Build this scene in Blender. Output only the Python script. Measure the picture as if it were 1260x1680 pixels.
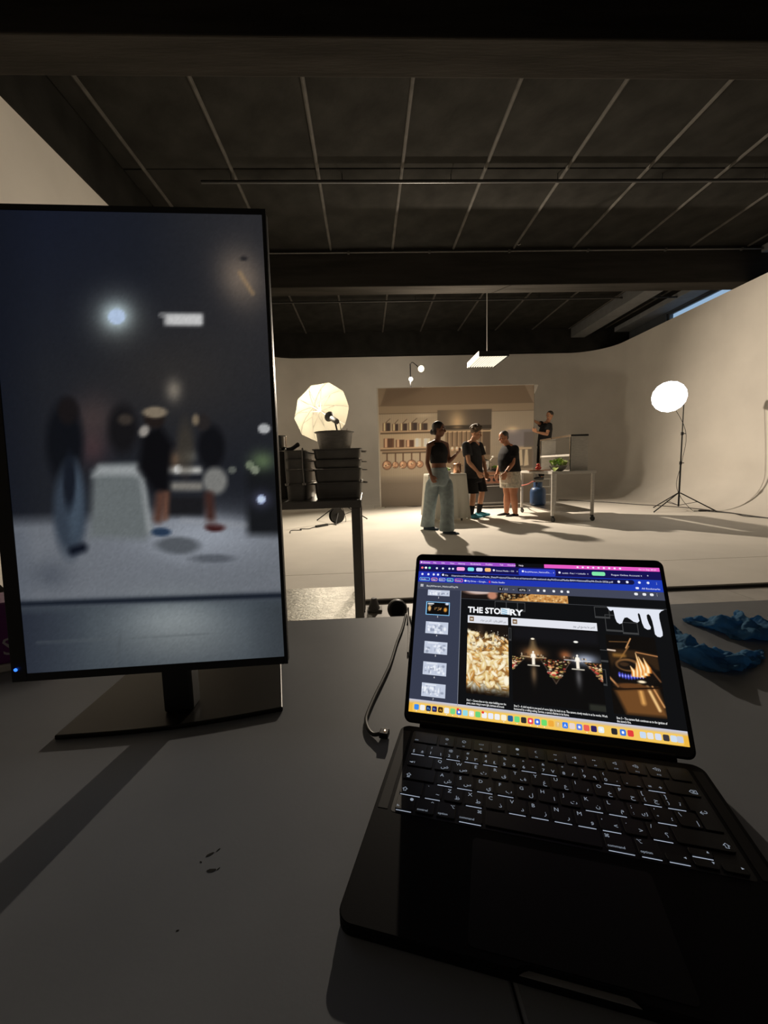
import bpy, bmesh, math, random
import numpy as np
from mathutils import Vector, Matrix
random.seed(7); rng = np.random.default_rng(7)
SC = bpy.context.scene; COL = SC.collection
for o in list(bpy.data.objects): bpy.data.objects.remove(o)
pi = math.pi

# ------------------------------------------------------------------ camera
F = 670.0; PITCH = math.radians(6.5); ROLL = 0.030; YAW = math.atan(26/670.)
EYE = Vector((0, 0, 1.08))
fwd = Vector((math.sin(YAW)*math.cos(PITCH), math.cos(YAW)*math.cos(PITCH), -math.sin(PITCH)))
r0 = Vector((math.cos(YAW), -math.sin(YAW), 0)); u0 = r0.cross(fwd)
CR = math.cos(ROLL)*r0 - math.sin(ROLL)*u0; CU = math.cos(ROLL)*u0 + math.sin(ROLL)*r0
cam = bpy.data.cameras.new('camera'); co = bpy.data.objects.new('camera', cam); COL.objects.link(co)
cam.sensor_fit = 'VERTICAL'; cam.sensor_height = 36; cam.lens = F/1680*36; cam.clip_start = 0.02; cam.clip_end = 100
co.matrix_world = Matrix(((CR.x, CU.x, -fwd.x, EYE.x), (CR.y, CU.y, -fwd.y, EYE.y), (CR.z, CU.z, -fwd.z, EYE.z), (0, 0, 0, 1)))
SC.camera = co
def at(px, py, Y):
    "a point of the place seen at photo position px,py that stands at distance Y down the room"
    d = CR*((px-630)/F) + CU*((840-py)/F) + fwd
    return EYE + d*(Y/d.y)

# ------------------------------------------------------------------ colour, world, exposure
SC.view_settings.view_transform = 'Standard'; SC.view_settings.look = 'None'
SC.view_settings.exposure = 0.0; SC.view_settings.gamma = 1.0; SC.view_settings.use_curve_mapping = False
def lin(c): return tuple((v/12.92 if v <= .04045 else ((v+.055)/1.055)**2.4) for v in c)
def rgb(r, g, b): return lin((r/255, g/255, b/255))
W = bpy.data.worlds.new('evening_sky'); SC.world = W; W.use_nodes = True
bg = W.node_tree.nodes['Background']; bg.inputs[0].default_value = (*rgb(170, 200, 228), 1); bg.inputs[1].default_value = 0.9

# ------------------------------------------------------------------ lamps with a light of their own (the fittings are built further down)
def aim(o, d): o.rotation_euler = Vector(d).to_track_quat('-Z', 'Y').to_euler()
def lamp(name, kind, loc, watts, col, radius, d=None, size=None, blend=.3):
    l = bpy.data.lights.new(name, kind); l.energy = watts; l.color = col; l.shadow_soft_size = radius
    if kind == 'SPOT': l.spot_size = math.radians(size); l.spot_blend = blend
    o = bpy.data.objects.new(name, l); COL.objects.link(o); o.location = loc
    if d: aim(o, d)
    return o
BULB = Vector((1.395, 10.13, 3.37)); UMBL = Vector((-.86, 8.37, 2.25))
lamp('bulb_glow', 'SPOT', BULB + Vector((0, -.1, -.02)), 1280, (1, .85, .67), .05, (.30, -.86, -.40), 154, .75)
lamp('globe_glow', 'POINT', Vector((1.16, 10.62, 3.19)), 58, (1, .86, .68), .06)
lamp('strobe_glow', 'POINT', UMBL, 95, (1, .88, .68), .13)

# ------------------------------------------------------------------ materials
MATS = {}
def mat(name, col, rough=.6, metal=0., spec=.5, var=0., scale=6., bump=0., bscale=60., emit=None, estr=1., trans=0., coat=0., attr=None, stretch=None, alpha=1.):
    if name in MATS: return MATS[name]
    m = bpy.data.materials.new(name); m.use_nodes = True; N = m.node_tree.nodes; L = m.node_tree.links
    b = N['Principled BSDF']
    b.inputs['Roughness'].default_value = rough; b.inputs['Metallic'].default_value = metal
    b.inputs['Specular IOR Level'].default_value = spec; b.inputs['Coat Weight'].default_value = coat
    b.inputs['Coat Roughness'].default_value = .08
    b.inputs['Transmission Weight'].default_value = trans; b.inputs['Alpha'].default_value = alpha
    b.inputs['Base Color'].default_value = (*col, 1)
    tc = N.new('ShaderNodeTexCoord'); src = tc.outputs['Object']
    if stretch:
        mp = N.new('ShaderNodeMapping'); mp.inputs['Scale'].default_value = stretch; L.new(src, mp.inputs[0]); src = mp.outputs[0]
    if attr:
        a = N.new('ShaderNodeAttribute'); a.attribute_name = attr; L.new(a.outputs['Color'], b.inputs['Base Color'])
    elif var > 0:
        n = N.new('ShaderNodeTexNoise'); n.inputs['Scale'].default_value = scale; n.inputs['Detail'].default_value = 5
        L.new(src, n.inputs['Vector'])
        r = N.new('ShaderNodeMapRange'); r.inputs[1].default_value = .3; r.inputs[2].default_value = .7
        r.inputs[3].default_value = 1-var; r.inputs[4].default_value = 1+var; L.new(n.outputs[0], r.inputs[0])
        mx = N.new('ShaderNodeMix'); mx.data_type = 'RGBA'; mx.blend_type = 'MULTIPLY'; mx.inputs[0].default_value = 1
        mx.inputs[6].default_value = (*col, 1); L.new(r.outputs[0], mx.inputs[7]); L.new(mx.outputs[2], b.inputs['Base Color'])
    if bump > 0:
        n2 = N.new('ShaderNodeTexNoise'); n2.inputs['Scale'].default_value = bscale; n2.inputs['Detail'].default_value = 4
        L.new(src, n2.inputs['Vector']); bp = N.new('ShaderNodeBump'); bp.inputs['Strength'].default_value = bump; bp.inputs['Distance'].default_value = .01
        L.new(n2.outputs[0], bp.inputs['Height']); L.new(bp.outputs[0], b.inputs['Normal'])
    if emit is not None:
        b.inputs['Emission Color'].default_value = (*emit, 1); b.inputs['Emission Strength'].default_value = estr
    MATS[name] = m; return m
def screen_mat(name, attr=None, col=(0, 0, 0), strength=1.0):
    "a lit display: black glass that gives off the picture"
    if name in MATS: return MATS[name]
    m = mat(name, (.004, .004, .005), rough=.25, spec=.25)
    N = m.node_tree.nodes; b = N['Principled BSDF']
    if attr:
        a = N.new('ShaderNodeAttribute'); a.attribute_name = attr; m.node_tree.links.new(a.outputs['Color'], b.inputs['Emission Color'])
    else: b.inputs['Emission Color'].default_value = (*col, 1)
    b.inputs['Emission Strength'].default_value = strength
    return m

# ------------------------------------------------------------------ mesh builder
class MB:
    def __init__(s): s.v = []; s.f = []; s.c = None
    def add(s, vs, fs, M=None):
        o = len(s.v)
        s.v += [tuple(M @ Vector(p)) if M else tuple(p) for p in vs]; s.f += [tuple(i+o for i in f) for f in fs]; return s
    def box(s, x0, x1, y0, y1, z0, z1, M=None):
        vs = [(x, y, z) for z in (z0, z1) for y in (y0, y1) for x in (x0, x1)]
        return s.add(vs, [(0, 2, 3, 1), (4, 5, 7, 6), (0, 1, 5, 4), (2, 6, 7, 3), (0, 4, 6, 2), (1, 3, 7, 5)], M)
    def prism(s, poly, z0, z1, M=None):
        n = len(poly); vs = [(x, y, z0) for x, y in poly]+[(x, y, z1) for x, y in poly]
        fs = [tuple(range(n))[::-1], tuple(range(n, 2*n))]+[(i, (i+1) % n, n+(i+1) % n, n+i) for i in range(n)]
        return s.add(vs, fs, M)
    def lathe(s, prof, n=24, M=None, cap=True):
        vs = []; fs = []
        for r, z in prof:
            vs += [(r*math.cos(2*pi*i/n), r*math.sin(2*pi*i/n), z) for i in range(n)]
        k = len(prof)
        for j in range(k-1):
            for i in range(n): fs.append((j*n+i, j*n+(i+1) % n, (j+1)*n+(i+1) % n, (j+1)*n+i))
        if cap: fs.append(tuple(range(n))[::-1]); fs.append(tuple((k-1)*n+i for i in range(n)))
        return s.add(vs, fs, M)
    def tube(s, pts, r, n=8, M=None, ends=True, rings=None):
        "round tube through the points; r a number or a list"
        P = [Vector(p) for p in pts]; k = len(P); R = r if isinstance(r, (list, tuple)) else [r]*k
        vs = []; fs = []; prev = None
        for j in range(k):
            t = (P[min(j+1, k-1)]-P[max(j-1, 0)]).normalized()
            if prev is None:
                a = Vector((0, 0, 1)) if abs(t.z) < .9 else Vector((1, 0, 0)); u = t.cross(a).normalized()
            else: u = (prev - t*prev.dot(t)).normalized()
            prev = u; w = t.cross(u)
            for i in range(n):
                q = 2*pi*i/n; vs.append(P[j]+(u*math.cos(q)+w*math.sin(q))*R[j])
        for j in range(k-1):
            for i in range(n): fs.append((j*n+i, j*n+(i+1) % n, (j+1)*n+(i+1) % n, (j+1)*n+i))
        if ends: fs.append(tuple(range(n))[::-1]); fs.append(tuple((k-1)*n+i for i in range(n)))
        return s.add(vs, fs, M)
    def ball(s, c, r, n=12, m=8, M=None):
        rx, ry, rz = r if isinstance(r, (tuple, list)) else (r, r, r); c = Vector(c)
        vs = [c+Vector((0, 0, -rz))]; fs = []
        for j in range(1, m):
            a = -pi/2+pi*j/m
            for i in range(n): vs.append(c+Vector((rx*math.cos(a)*math.cos(2*pi*i/n), ry*math.cos(a)*math.sin(2*pi*i/n), rz*math.sin(a))))
        vs.append(c+Vector((0, 0, rz))); T = len(vs)-1
        for i in range(n):
            fs.append((0, 1+(i+1) % n, 1+i)); fs.append((T, T-n+i, T-n+(i+1) % n))
        for j in range(m-2):
            for i in range(n): fs.append((1+j*n+i, 1+j*n+(i+1) % n, 1+(j+1)*n+(i+1) % n, 1+(j+1)*n+i))
        return s.add(vs, fs, M)
    def build(s, name, m, parent=None, smooth=False, bevel=0., loc=None, rot=None, seg=2):
        me = bpy.data.meshes.new(name); me.from_pydata([tuple(p) for p in s.v], [], s.f); me.update()
        o = bpy.data.objects.new(name, me); COL.objects.link(o)
        if m: me.materials.append(m)
        if smooth: me.polygons.foreach_set('use_smooth', [True]*len(me.polygons)); 
        if smooth and smooth != 'all':
            try: me.set_sharp_from_angle(angle=math.radians(40))
            except Exception: pass
        if parent: o.parent = parent
        if loc is not None: o.location = loc
        if rot is not None: o.rotation_euler = rot
        if bevel > 0:
            b = o.modifiers.new('bevel', 'BEVEL'); b.width = bevel; b.segments = seg; b.limit_method = 'ANGLE'; b.angle_limit = math.radians(40)
        return o
def tag(o, label=None, cat=None, group=None, kind=None):
    if label: o['label'] = label
    if cat: o['category'] = cat
    if group: o['group'] = group
    if kind: o['kind'] = kind
    return o
def thing(name, loc, label, cat, group=None, rz=0.):
    o = bpy.data.objects.new(name, None); COL.objects.link(o); o.location = loc; o.rotation_euler = (0, 0, rz); o.empty_display_size = .05
    return tag(o, label, cat, group)
def struct(o): o['kind'] = 'structure'; return o
def copy_tree(o, parent=None):
    c = o.copy(); COL.objects.link(c)
    if parent: c.parent = parent
    for ch in [k for k in bpy.data.objects if k.parent == o]: copy_tree(ch, c)
    return c
def share(o, parent, loc, rot=None):
    c = o.copy(); COL.objects.link(c); c.parent = parent; c.location = loc
    if rot is not None: c.rotation_euler = rot
    return c
def bez(pts, n=6):
    "smooth curve through the points (Catmull-Rom)"
    P = [Vector(p) for p in pts]; P = [P[0]*2-P[1]]+P+[P[-1]*2-P[-2]]; out = []
    for i in range(1, len(P)-2):
        for k in range(n):
            t = k/n; a, b, c, d = P[i-1], P[i], P[i+1], P[i+2]
            out.append(.5*((2*b)+(c-a)*t+(2*a-5*b+4*c-d)*t*t+(3*b-a-3*c+d)*t**3))
    return out+[P[-2]]
def frame(loc, x, z):
    "matrix with local x along x and local z near z"
    x = Vector(x).normalized(); y = Vector(z).cross(x).normalized(); z = x.cross(y)
    return Matrix(((x.x, y.x, z.x, loc[0]), (x.y, y.y, z.y, loc[1]), (x.z, y.z, z.z, loc[2]), (0, 0, 0, 1)))
def zto(loc, d):
    M = Vector(d).to_track_quat('Z', 'Y').to_matrix().to_4x4(); M.translation = Vector(loc); return M
def rrect(x0, x1, y0, y1, r, n=6):
    out = []
    for cx, cy, a in ((x1-r, y1-r, 0), (x0+r, y1-r, pi/2), (x0+r, y0+r, pi), (x1-r, y0+r, 1.5*pi)):
        out += [(cx+r*math.cos(a+pi/2*i/n), cy+r*math.sin(a+pi/2*i/n)) for i in range(n+1)]
    return out
def paint_grid(name, W_, H_, nx, ny, colors, m, parent, loc=(0, 0, 0), rot=None):
    "flat picture W_ x H_ in its local XZ plane facing -Y; colors (ny+1,nx+1,3) linear, row 0 on top"
    xs = np.linspace(-W_/2, W_/2, nx+1); zs = np.linspace(H_, 0, ny+1)
    X, Z = np.meshgrid(xs, zs); V = np.stack([X, np.zeros_like(X), Z], -1).reshape(-1, 3)
    i = np.arange(nx*ny); r, c = i//nx, i % nx; a = r*(nx+1)+c
    Fq = np.stack([a+nx+1, a+nx+2, a+1, a], -1)
    me = bpy.data.meshes.new(name); me.from_pydata(V.tolist(), [], Fq.tolist()); me.update()
    at_ = me.color_attributes.new('picture', 'FLOAT_COLOR', 'POINT')
    ca = np.ones(((nx+1)*(ny+1), 4)); ca[:, :3] = colors.reshape(-1, 3); at_.data.foreach_set('color', ca.ravel())
    me.materials.append(m); o = bpy.data.objects.new(name, me); COL.objects.link(o)
    if parent: o.parent = parent
    o.location = loc
    if rot: o.rotation_euler = rot
    return o
def lin_np(a): a = np.clip(a, 0, 1); return np.where(a <= .04045, a/12.92, ((a+.055)/1.055)**2.4)
class Paint:
    "soft painting of prints and display pictures; X, Y are the picture's own coordinates at each grid point, colours 0-255 sRGB"
    def __init__(s, X, Y, base): s.X, s.Y = X, Y; s.C = np.zeros(X.shape+(3,))+np.array(base, float)
    def mix(s, m, col): m = np.clip(m, 0, 1)[..., None]; s.C = s.C*(1-m)+np.array(col, float)*m
    def plus(s, m, col): s.C = s.C+m[..., None]*np.array(col, float)
    def rect(s, x0, y0, x1, y1, col, e=1., a=1.):
        f = lambda d: np.clip(.5+d/e, 0, 1)
        s.mix(a*f(s.X-x0)*f(x1-s.X)*f(s.Y-y0)*f(y1-s.Y), col)
    def ell(s, cx, cy, rx, ry, col, e=.15, a=1., ang=0.):
        dx, dy = s.X-cx, s.Y-cy; ca, sa = math.cos(ang), math.sin(ang)
        d = np.hypot((dx*ca+dy*sa)/rx, (-dx*sa+dy*ca)/ry); s.mix(a*np.clip(.5+(1-d)/e, 0, 1), col)
    def glow(s, cx, cy, rx, ry, col, ang=0.):
        dx, dy = s.X-cx, s.Y-cy; ca, sa = math.cos(ang), math.sin(ang)
        s.plus(np.exp(-(((dx*ca+dy*sa)/rx)**2+((-dx*sa+dy*ca)/ry)**2)), col)
    def line(s, x0, y0, x1, y1, w, col, e=1., a=1.):
        dx, dy = x1-x0, y1-y0; L2 = dx*dx+dy*dy
        t = np.clip(((s.X-x0)*dx+(s.Y-y0)*dy)/L2, 0, 1); d = np.hypot(s.X-x0-t*dx, s.Y-y0-t*dy)
        s.mix(a*np.clip(.5+(w/2-d)/e, 0, 1), col)
    def poly(s, pts, col, e=1., a=1.):
        "any polygon, soft edge e"
        X, Y = s.X, s.Y; ins = np.zeros(X.shape, bool); dm = np.full(X.shape, 1e9); n = len(pts)
        for i in range(n):
            x0, y0 = pts[i]; x1, y1 = pts[(i+1) % n]
            if y0 != y1:
                c = ((y0 > Y) != (y1 > Y)) & (X < (x1-x0)*(Y-y0)/(y1-y0)+x0); ins ^= c
            L2 = (x1-x0)**2+(y1-y0)**2+1e-9; t = np.clip(((X-x0)*(x1-x0)+(Y-y0)*(y1-y0))/L2, 0, 1)
            dm = np.minimum(dm, np.hypot(X-x0-t*(x1-x0), Y-y0-t*(y1-y0)))
        s.mix(a*np.clip(.5+np.where(ins, dm, -dm)/e, 0, 1), col)
    def out(s): return lin_np(s.C/255)
# ------------------------------------------------------------------ lettering: all strings are turned into flat mesh outlines at once
TXT = {}
def prepare_text(strings):
    obs = []
    for key in dict.fromkeys(strings):
        sstr, off = key
        cu = bpy.data.curves.new('lettering', 'FONT'); cu.body = sstr; cu.size = 1; cu.resolution_u = 2; cu.offset = off
        o = bpy.data.objects.new('lettering', cu); COL.objects.link(o); obs.append((key, o, cu))
    dg = bpy.context.evaluated_depsgraph_get(); dg.update()
    for key, o, cu in obs:
        me = o.evaluated_get(dg).to_mesh()
        v = np.array([tuple(p.co) for p in me.vertices]) if len(me.vertices) else np.zeros((0, 3))
        TXT[key] = (v, [tuple(p.vertices) for p in me.polygons]); o.evaluated_get(dg).to_mesh_clear()
    for key, o, cu in obs: bpy.data.objects.remove(o); bpy.data.curves.remove(cu)
def put_text(mb, s, x, y, h=None, w=None, off=0., z=0., align='l', M=None, flip=False):
    "writes s into builder mb with baseline-left x,y; h = cap height scale (font size), w = fit to width"
    v, f = TXT[(s, off)]
    if len(v) == 0: return
    v = v.copy(); x0, x1 = v[:, 0].min(), v[:, 0].max()
    sc = h; sx = sc
    if w: sx = w/(x1-x0)
    v[:, 0] = (v[:, 0]-x0)*sx; v[:, 1] *= sc
    if align == 'c': v[:, 0] -= (x1-x0)*sx/2
    if align == 'r': v[:, 0] -= (x1-x0)*sx
    v[:, 0] += x; v[:, 1] = v[:, 1]+y; v[:, 2] = z
    mb.add([tuple(p) for p in v], f, M)
# ------------------------------------------------------------------ the setting
XR, XL, YB, ZT, ZC = 7.5, -3.1, 13.0, 4.4, 5.08
cyc = mat('cyclorama_paint', (.79, .75, .69), .7, spec=.2, var=.05, scale=1.3, bump=.05, bscale=25)
cycf = mat('cyclorama_floor_paint', (.79, .75, .685), .65, spec=.15, var=.07, scale=1.1, bump=.04, bscale=30)
dark = mat('black_ceiling_paint', (.027, .026, .0235), 1., spec=.0, var=.25, scale=2.5, bump=.25, bscale=14)
darkb = mat('brown_black_beam_paint', (.040, .037, .033), 1., spec=.0, var=.22, scale=3, bump=.2, bscale=20, stretch=(.3, 3, 3))
ribm = mat('grey_ceiling_rib', (.085, .080, .072), .9, spec=.1, var=.2)
wallm = mat('grey_plaster', (.52, .49, .46), .8, var=.05, scale=2)
tile = mat('stone_floor_tile', (.40, .38, .355), .5, var=.16, scale=3, bump=.06)
grout = mat('floor_grout', (.12, .115, .11), .9, var=.1)

def path_wall(name, segs, R):
    "wall swept along a plan path; foot curves into the floor with radius R (list of ((x,y),inward normal,R))"
    prof = []
    vs = []; fs = []; rows = None
    for (x, y), (nx_, ny_), r in segs:
        p = [(r*(1-math.sin(a)), r*(1-math.cos(a))) for a in [pi/2*i/12 for i in range(13)]] + [(0, 2.), (0, ZT), (-.14, ZT), (-.14, 0)]
        rows = len(p)
        vs += [(x+nx_*d, y+ny_*d, z) for d, z in p]
    n = len(segs)
    for i in range(n-1):
        for j in range(rows-1): fs.append((i*rows+j, (i+1)*rows+j, (i+1)*rows+j+1, i*rows+j+1))
    m = MB(); m.add(vs, fs); o = m.build(name, cyc, smooth=True); return struct(o)
Rc = 1.1
def arc(cx, cy, a0, a1, ra, rb, n=14):
    out = []
    for i in range(n+1):
        t = i/n; a = a0+(a1-a0)*t
        out.append(((cx+Rc*math.cos(a), cy+Rc*math.sin(a)), (-math.cos(a), -math.sin(a)), ra+(rb-ra)*t))
    return out
path_wall('wall_right', [((XR, 3.24), (-1, 0), .75), ((XR, YB-Rc), (-1, 0), .75)]+arc(XR-Rc, YB-Rc, 0, pi/2, .75, 1.1)[1:], 0)
path_wall('wall_back', [((XR-Rc, YB), (0, -1), 1.1), ((XL+Rc, YB), (0, -1), 1.1)], 0)
path_wall('wall_left', arc(XL+Rc, YB-Rc, pi/2, pi, 1.1, .75)+[((XL, 3.24), (1, 0), .75)], 0)
f = struct(MB().box(XL-.3, 8.3, 3.225, 13.3, -.2, -.012).build('floor_cyclorama', grout))
a = MB().box(XL-.2, XR+.2, 3.23, 4.078, -.05, 0).build('floor_panel', cycf, f, bevel=.004)
MB().box(XL-.2, XR+.2, 4.084, 13.2, -.05, 0).build('floor_panel', cycf, f, bevel=.002)
f = struct(MB().box(XL-.3, 8.3, -3, 3.222, -.2, -.036).build('floor', grout))
t0_ = MB().box(0, 1.194, 0, 1.194, 0, .03).build('floor_tile', tile, f, bevel=.003, loc=(-9, 0, -.06))
k = 0
for ix in range(10):
    for iy in range(5):
        x = -3.4+1.2*ix; y = 3.216-1.2*(iy+1)
        o = t0_ if k == 0 else share(t0_, f, (0, 0, 0)); o.location = (x+.35, y, -.0605+.0012*random.random()); k += 1
struct(MB().box(XL-.3, XL, -3, 3.24, -.1, ZT).build('wall_left_front', wallm))
struct(MB().box(XL-.3, XL+.02, -3, 13.2, ZT, ZC).build('wall_left_upper', dark))
struct(MB().box(XL-.3, 8.4, YB+.01, 13.3, ZT, ZC).build('wall_back_upper', dark))
struct(MB().box(XL-.3, 8.4, YB+.16, 13.3, 0, ZT).build('wall_back_outer', dark))
struct(MB().box(XL-.3, 8.4, -3.2, -3, -.1, ZC).build('wall_front', mat('dark_rear_wall', (.10, .10, .10), .8, var=.1)))
# outer right wall with its high window band
wr = MB(); wr.box(8.2, 8.4, -3, 13.2, -.1, 4.30); wr.box(8.2, 8.4, -3, 13.2, 4.90, ZC)
wr.box(8.2, 8.4, -3, 7.2, 4.30, 4.90); wr.box(8.2, 8.4, 11.2, 13.2, 4.30, 4.90)
struct(wr.build('wall_right_outer', mat('blue_grey_outer_wall', (.10, .11, .12), .8, var=.1)))
w = struct(MB().box(8.28, 8.30, 7.2, 11.2, 4.30, 4.345).build('window_1', mat('window_frame_metal', (.12, .13, .14), .5)))
MB().box(8.26, 8.32, 7.2, 11.2, 4.865, 4.90).build('window_frame', MATS['window_frame_metal'], w)
for y in (7.2, 9.18, 11.16): MB().box(8.26, 8.32, y, y+.04, 4.345, 4.865).build('window_frame', MATS['window_frame_metal'], w)
gl = mat('window_glass', (.9, .95, 1), .02, trans=1., spec=.5)
for y in (7.24, 9.22): MB().box(8.288, 8.292, y, y+1.94, 4.345, 4.865).build('window_pane', gl, w)
struct(MB().box(7.72, 8.19, 4, 13, 4.93, ZC-.002).build('trim_1', mat('pale_soffit', (.30, .31, .32), .7, var=.1), bevel=.01))
struct(MB().box(6.35, 6.78, 8.45, 12.72, 4.78, ZC-.002).build('trim_2', mat('grey_duct_paint', (.16, .165, .17), .6, var=.1), bevel=.01))
# ceiling: slab, dark panels, ribs, beams, pipes
ce = struct(MB().box(XL-.3, 8.4, -3.2, 13.3, ZC, ZC+.15).build('ceiling', dark))
BAY = [(-3, 3.58), (3.92, 8.05), (8.42, 12.74)]
ribx = [.614+1.137*i for i in range(-3, 7)]
edges = [XL+.02]+ribx+[8.18]
pan = {}
for b, (y0, y1) in enumerate(BAY):
    for i in range(len(edges)-1):
        w_ = edges[i+1]-edges[i]-.03
        for h in range(2):
            L_ = (y1-y0)/2-.016; key = (round(w_, 3), b)
            if key not in pan:
                o = MB().box(-w_/2, w_/2, -L_/2, L_/2, -.022, 0).build('ceiling_panel', dark, ce, bevel=.004, seg=1); pan[key] = o
            else: o = share(pan[key], ce, (0, 0, 0))
            o.location = ((edges[i]+edges[i+1])/2, y0+(h+.5)*(y1-y0)/2, ZC-.001-random.random()*.006)
    for x in ribx:
        m = MB(); m.tube([(0, -(y1-y0)/2+.01, 0), (0, (y1-y0)/2-.01, 0)], .024, 8)
        m.build('ceiling_rib', ribm, ce, True, loc=(x, (y0+y1)/2, ZC-.028))
for n_, (y0, y1) in enumerate([(3.58, 3.92), (8.05, 8.42), (12.74, 12.99)]):
    struct(MB().box(XL+.03, 8.19, y0, y1, ZT, ZC-.001).build('trim_%d' % (n_+3), darkb if n_ < 2 else dark, bevel=.012))
MB().box(XL+.03, 8.19, 0, .03, 0, .05).build('beam_edge_strip', darkb, bpy.data.objects['trim_3'], loc=(0, 3.92, ZT+.22))
pm = mat('black_pipe_paint', (.03, .03, .03), .5); pm2 = mat('grey_conduit', (.16, .155, .145), .45, metal=.4)
for i, (y, z, r, m_, lab) in enumerate([(6.08, 4.955, .022, pm, 'thin black pipe hung across the ceiling bay nearest the desk'),
                           (8.015, 4.985, .014, pm2, 'grey conduit running along the top of the middle ceiling beam'),
                           (10.2, 4.955, .02, pm, 'thin black pipe hung across the ceiling bay above the kitchen set')]):
    t = thing('ceiling_pipe', (2.5, y, z), lab, 'pipe')
    MB().tube([(-5.5 if i else -4.6, 0, 0), (5.6, 0, 0)], r, 10).build('pipe', m_, t, True)
    for j in range(7):
        x = -4.2+1.5*j
        if i != 1: MB().tube([(x, 0, r*.5), (x, 0, ZC-z-.03)], .006, 6).build('hanger_rod', pm, t)
        else: MB().box(x-.02, x+.02, -.018, .03, -.02, .02).build('clip', pm2, t)
c = at(851, 395, 7.9)
t = thing('ceiling_clamp', c, 'small pale metal clamp hanging from the ceiling in front of the middle beam', 'clamp')
cm = mat('pale_clamp_metal', (.6, .57, .5), .35, metal=.8)
MB().tube([(0, 0, 5.06-c.z), (0, 0, .02)], .006, 6).build('stem', cm, t)
MB().box(-.03, .03, -.015, .015, -.02, .025).build('body', cm, t, bevel=.004)
MB().tube([(-.03, 0, -.02), (-.045, 0, -.06), (0, 0, -.075), (.04, 0, -.055)], .006, 6).build('hook', cm, t)
# ------------------------------------------------------------------ the desk in the foreground
DT = .755
deskm = mat('dark_grey_desk_laminate', (.27, .29, .325), .55, spec=.3, var=.10, scale=5, bump=.012, bscale=300)
legm = mat('dark_desk_leg', (.03, .03, .03), .5)
desk = thing('desk', (.1, .1, -.03), 'dark grey laminate desk carrying the laptop and the upright display', 'table')
zt = DT+.03
MB().box(-1.7, -.0205, -.75, .752, zt-.03, zt).build('tabletop_board', deskm, desk, bevel=.002)
MB().box(-.0190, 1.8, -.75, .752, zt-.03, zt).build('tabletop_board', deskm, desk, bevel=.002)
for x in (-1.6, 1.7):
    for y in (-.68, .66): MB().box(x-.025, x+.025, y-.025, y+.025, 0, zt-.03).build('leg', legm, desk, bevel=.003)
MB().box(-1.57, 1.67, .65, .67, zt-.10, zt-.03).build('apron', legm, desk)
scm = mat('black_scuff', (.012, .012, .012), .9)
for x, y, l, a in ((-.145, .319, .006, .5), (-.139, .323, .0035, .9), (-.138, .305, .007, .1), (-.150, .313, .002, -.4), (-.133, .306, .0025, .9), (-.146, .262, .0018, .2)):
    poly = [(l*.5*math.cos(q)*(1+.3*random.random()), l*.16*math.sin(q)*(1+.5*random.random())) for q in [2*pi*i/9 for i in range(9)]]
    MB().prism(poly, 0, .0002).build('scuff_mark', scm, desk, loc=(x-.1, y-.1, zt), rot=(0, 0, a))

# ------------------------------------------------------------------ laptop
U = .01905
YAWL = -.30; LX, LY, LZ = .1453, .300, DT
lap = thing('laptop', (LX, LY, LZ), 'open black laptop showing a slide titled THE STORY on the desk', 'laptop', rz=YAWL)
body = mat('black_anodised_aluminium', (.010, .010, .012), .6, metal=.0, spec=.08, bump=.01, bscale=400)
keym = mat('black_key_plastic', (.008, .008, .009), .45)
wellm = mat('black_key_well', (.005, .005, .006), .5)
Y0, Y1, HW, ZD = -.0985, .1230, .1563, .0113
def base_outline(notch):
    p = rrect(-HW, HW, Y0, Y1, .011)
    if not notch: return p
    i = next(k for k in range(len(p)-1, 0, -1) if p[k][1] < Y0+1e-6 or True)
    # front edge runs between the two front corners: insert the thumb scoop
    out = []
    for j, q in enumerate(p):
        out.append(q)
        if abs(q[1]-Y0) < 1e-7 and q[0] < 0:
            out += [(-.036, Y0), (-.033, Y0+.0022), (-.029, Y0+.0038), (.029, Y0+.0038), (.033, Y0+.0022), (.036, Y0)]
    return out
MB().prism(base_outline(False), .0012, .0075).build('base_lower', body, lap, bevel=.0012)
MB().prism(base_outline(True), .0075, ZD).build('base_deck', body, lap, bevel=.0008)
sc_ = MB(); sc_.prism([(-.034, Y0+.0004), (-.031, Y0+.0026), (-.028, Y0+.0040), (.028, Y0+.0040), (.031, Y0+.0026), (.034, Y0+.0004)], .0074, .0078); sc_.build('thumb_scoop', mat('scoop_sheen_grey', (.42, .43, .45), .35, metal=.3), lap)  # pale grey stands in for the light the black scoop reflects
for x, y in ((-.12, -.075), (.12, -.075), (-.12, .1), (.12, .1)): MB().lathe([(.009, 0), (.009, .0013)], 16).build('rubber_foot', legm, lap, loc=(x, y, 0))
MB().prism(rrect(-7.25*U-.002, 7.25*U+.002, -.002, 6*U*.978+.002, .003), ZD-.0002, ZD+.0002).build('keyboard_well', wellm, lap)
MB().prism(rrect(-.066, .066, Y0+.006, -.012, .004), ZD-.0001, ZD+.0002).build('trackpad', mat('trackpad_glass', (.012, .012, .014), .45, spec=.25), lap)
grm = mat('speaker_grille', (.006, .006, .007), .7)
for s in (-1, 1): MB().box(s*.148-.0045, s*.148+.0045, .0, .112, ZD-.0001, ZD+.00025).build('speaker_grille', grm, lap)
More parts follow.
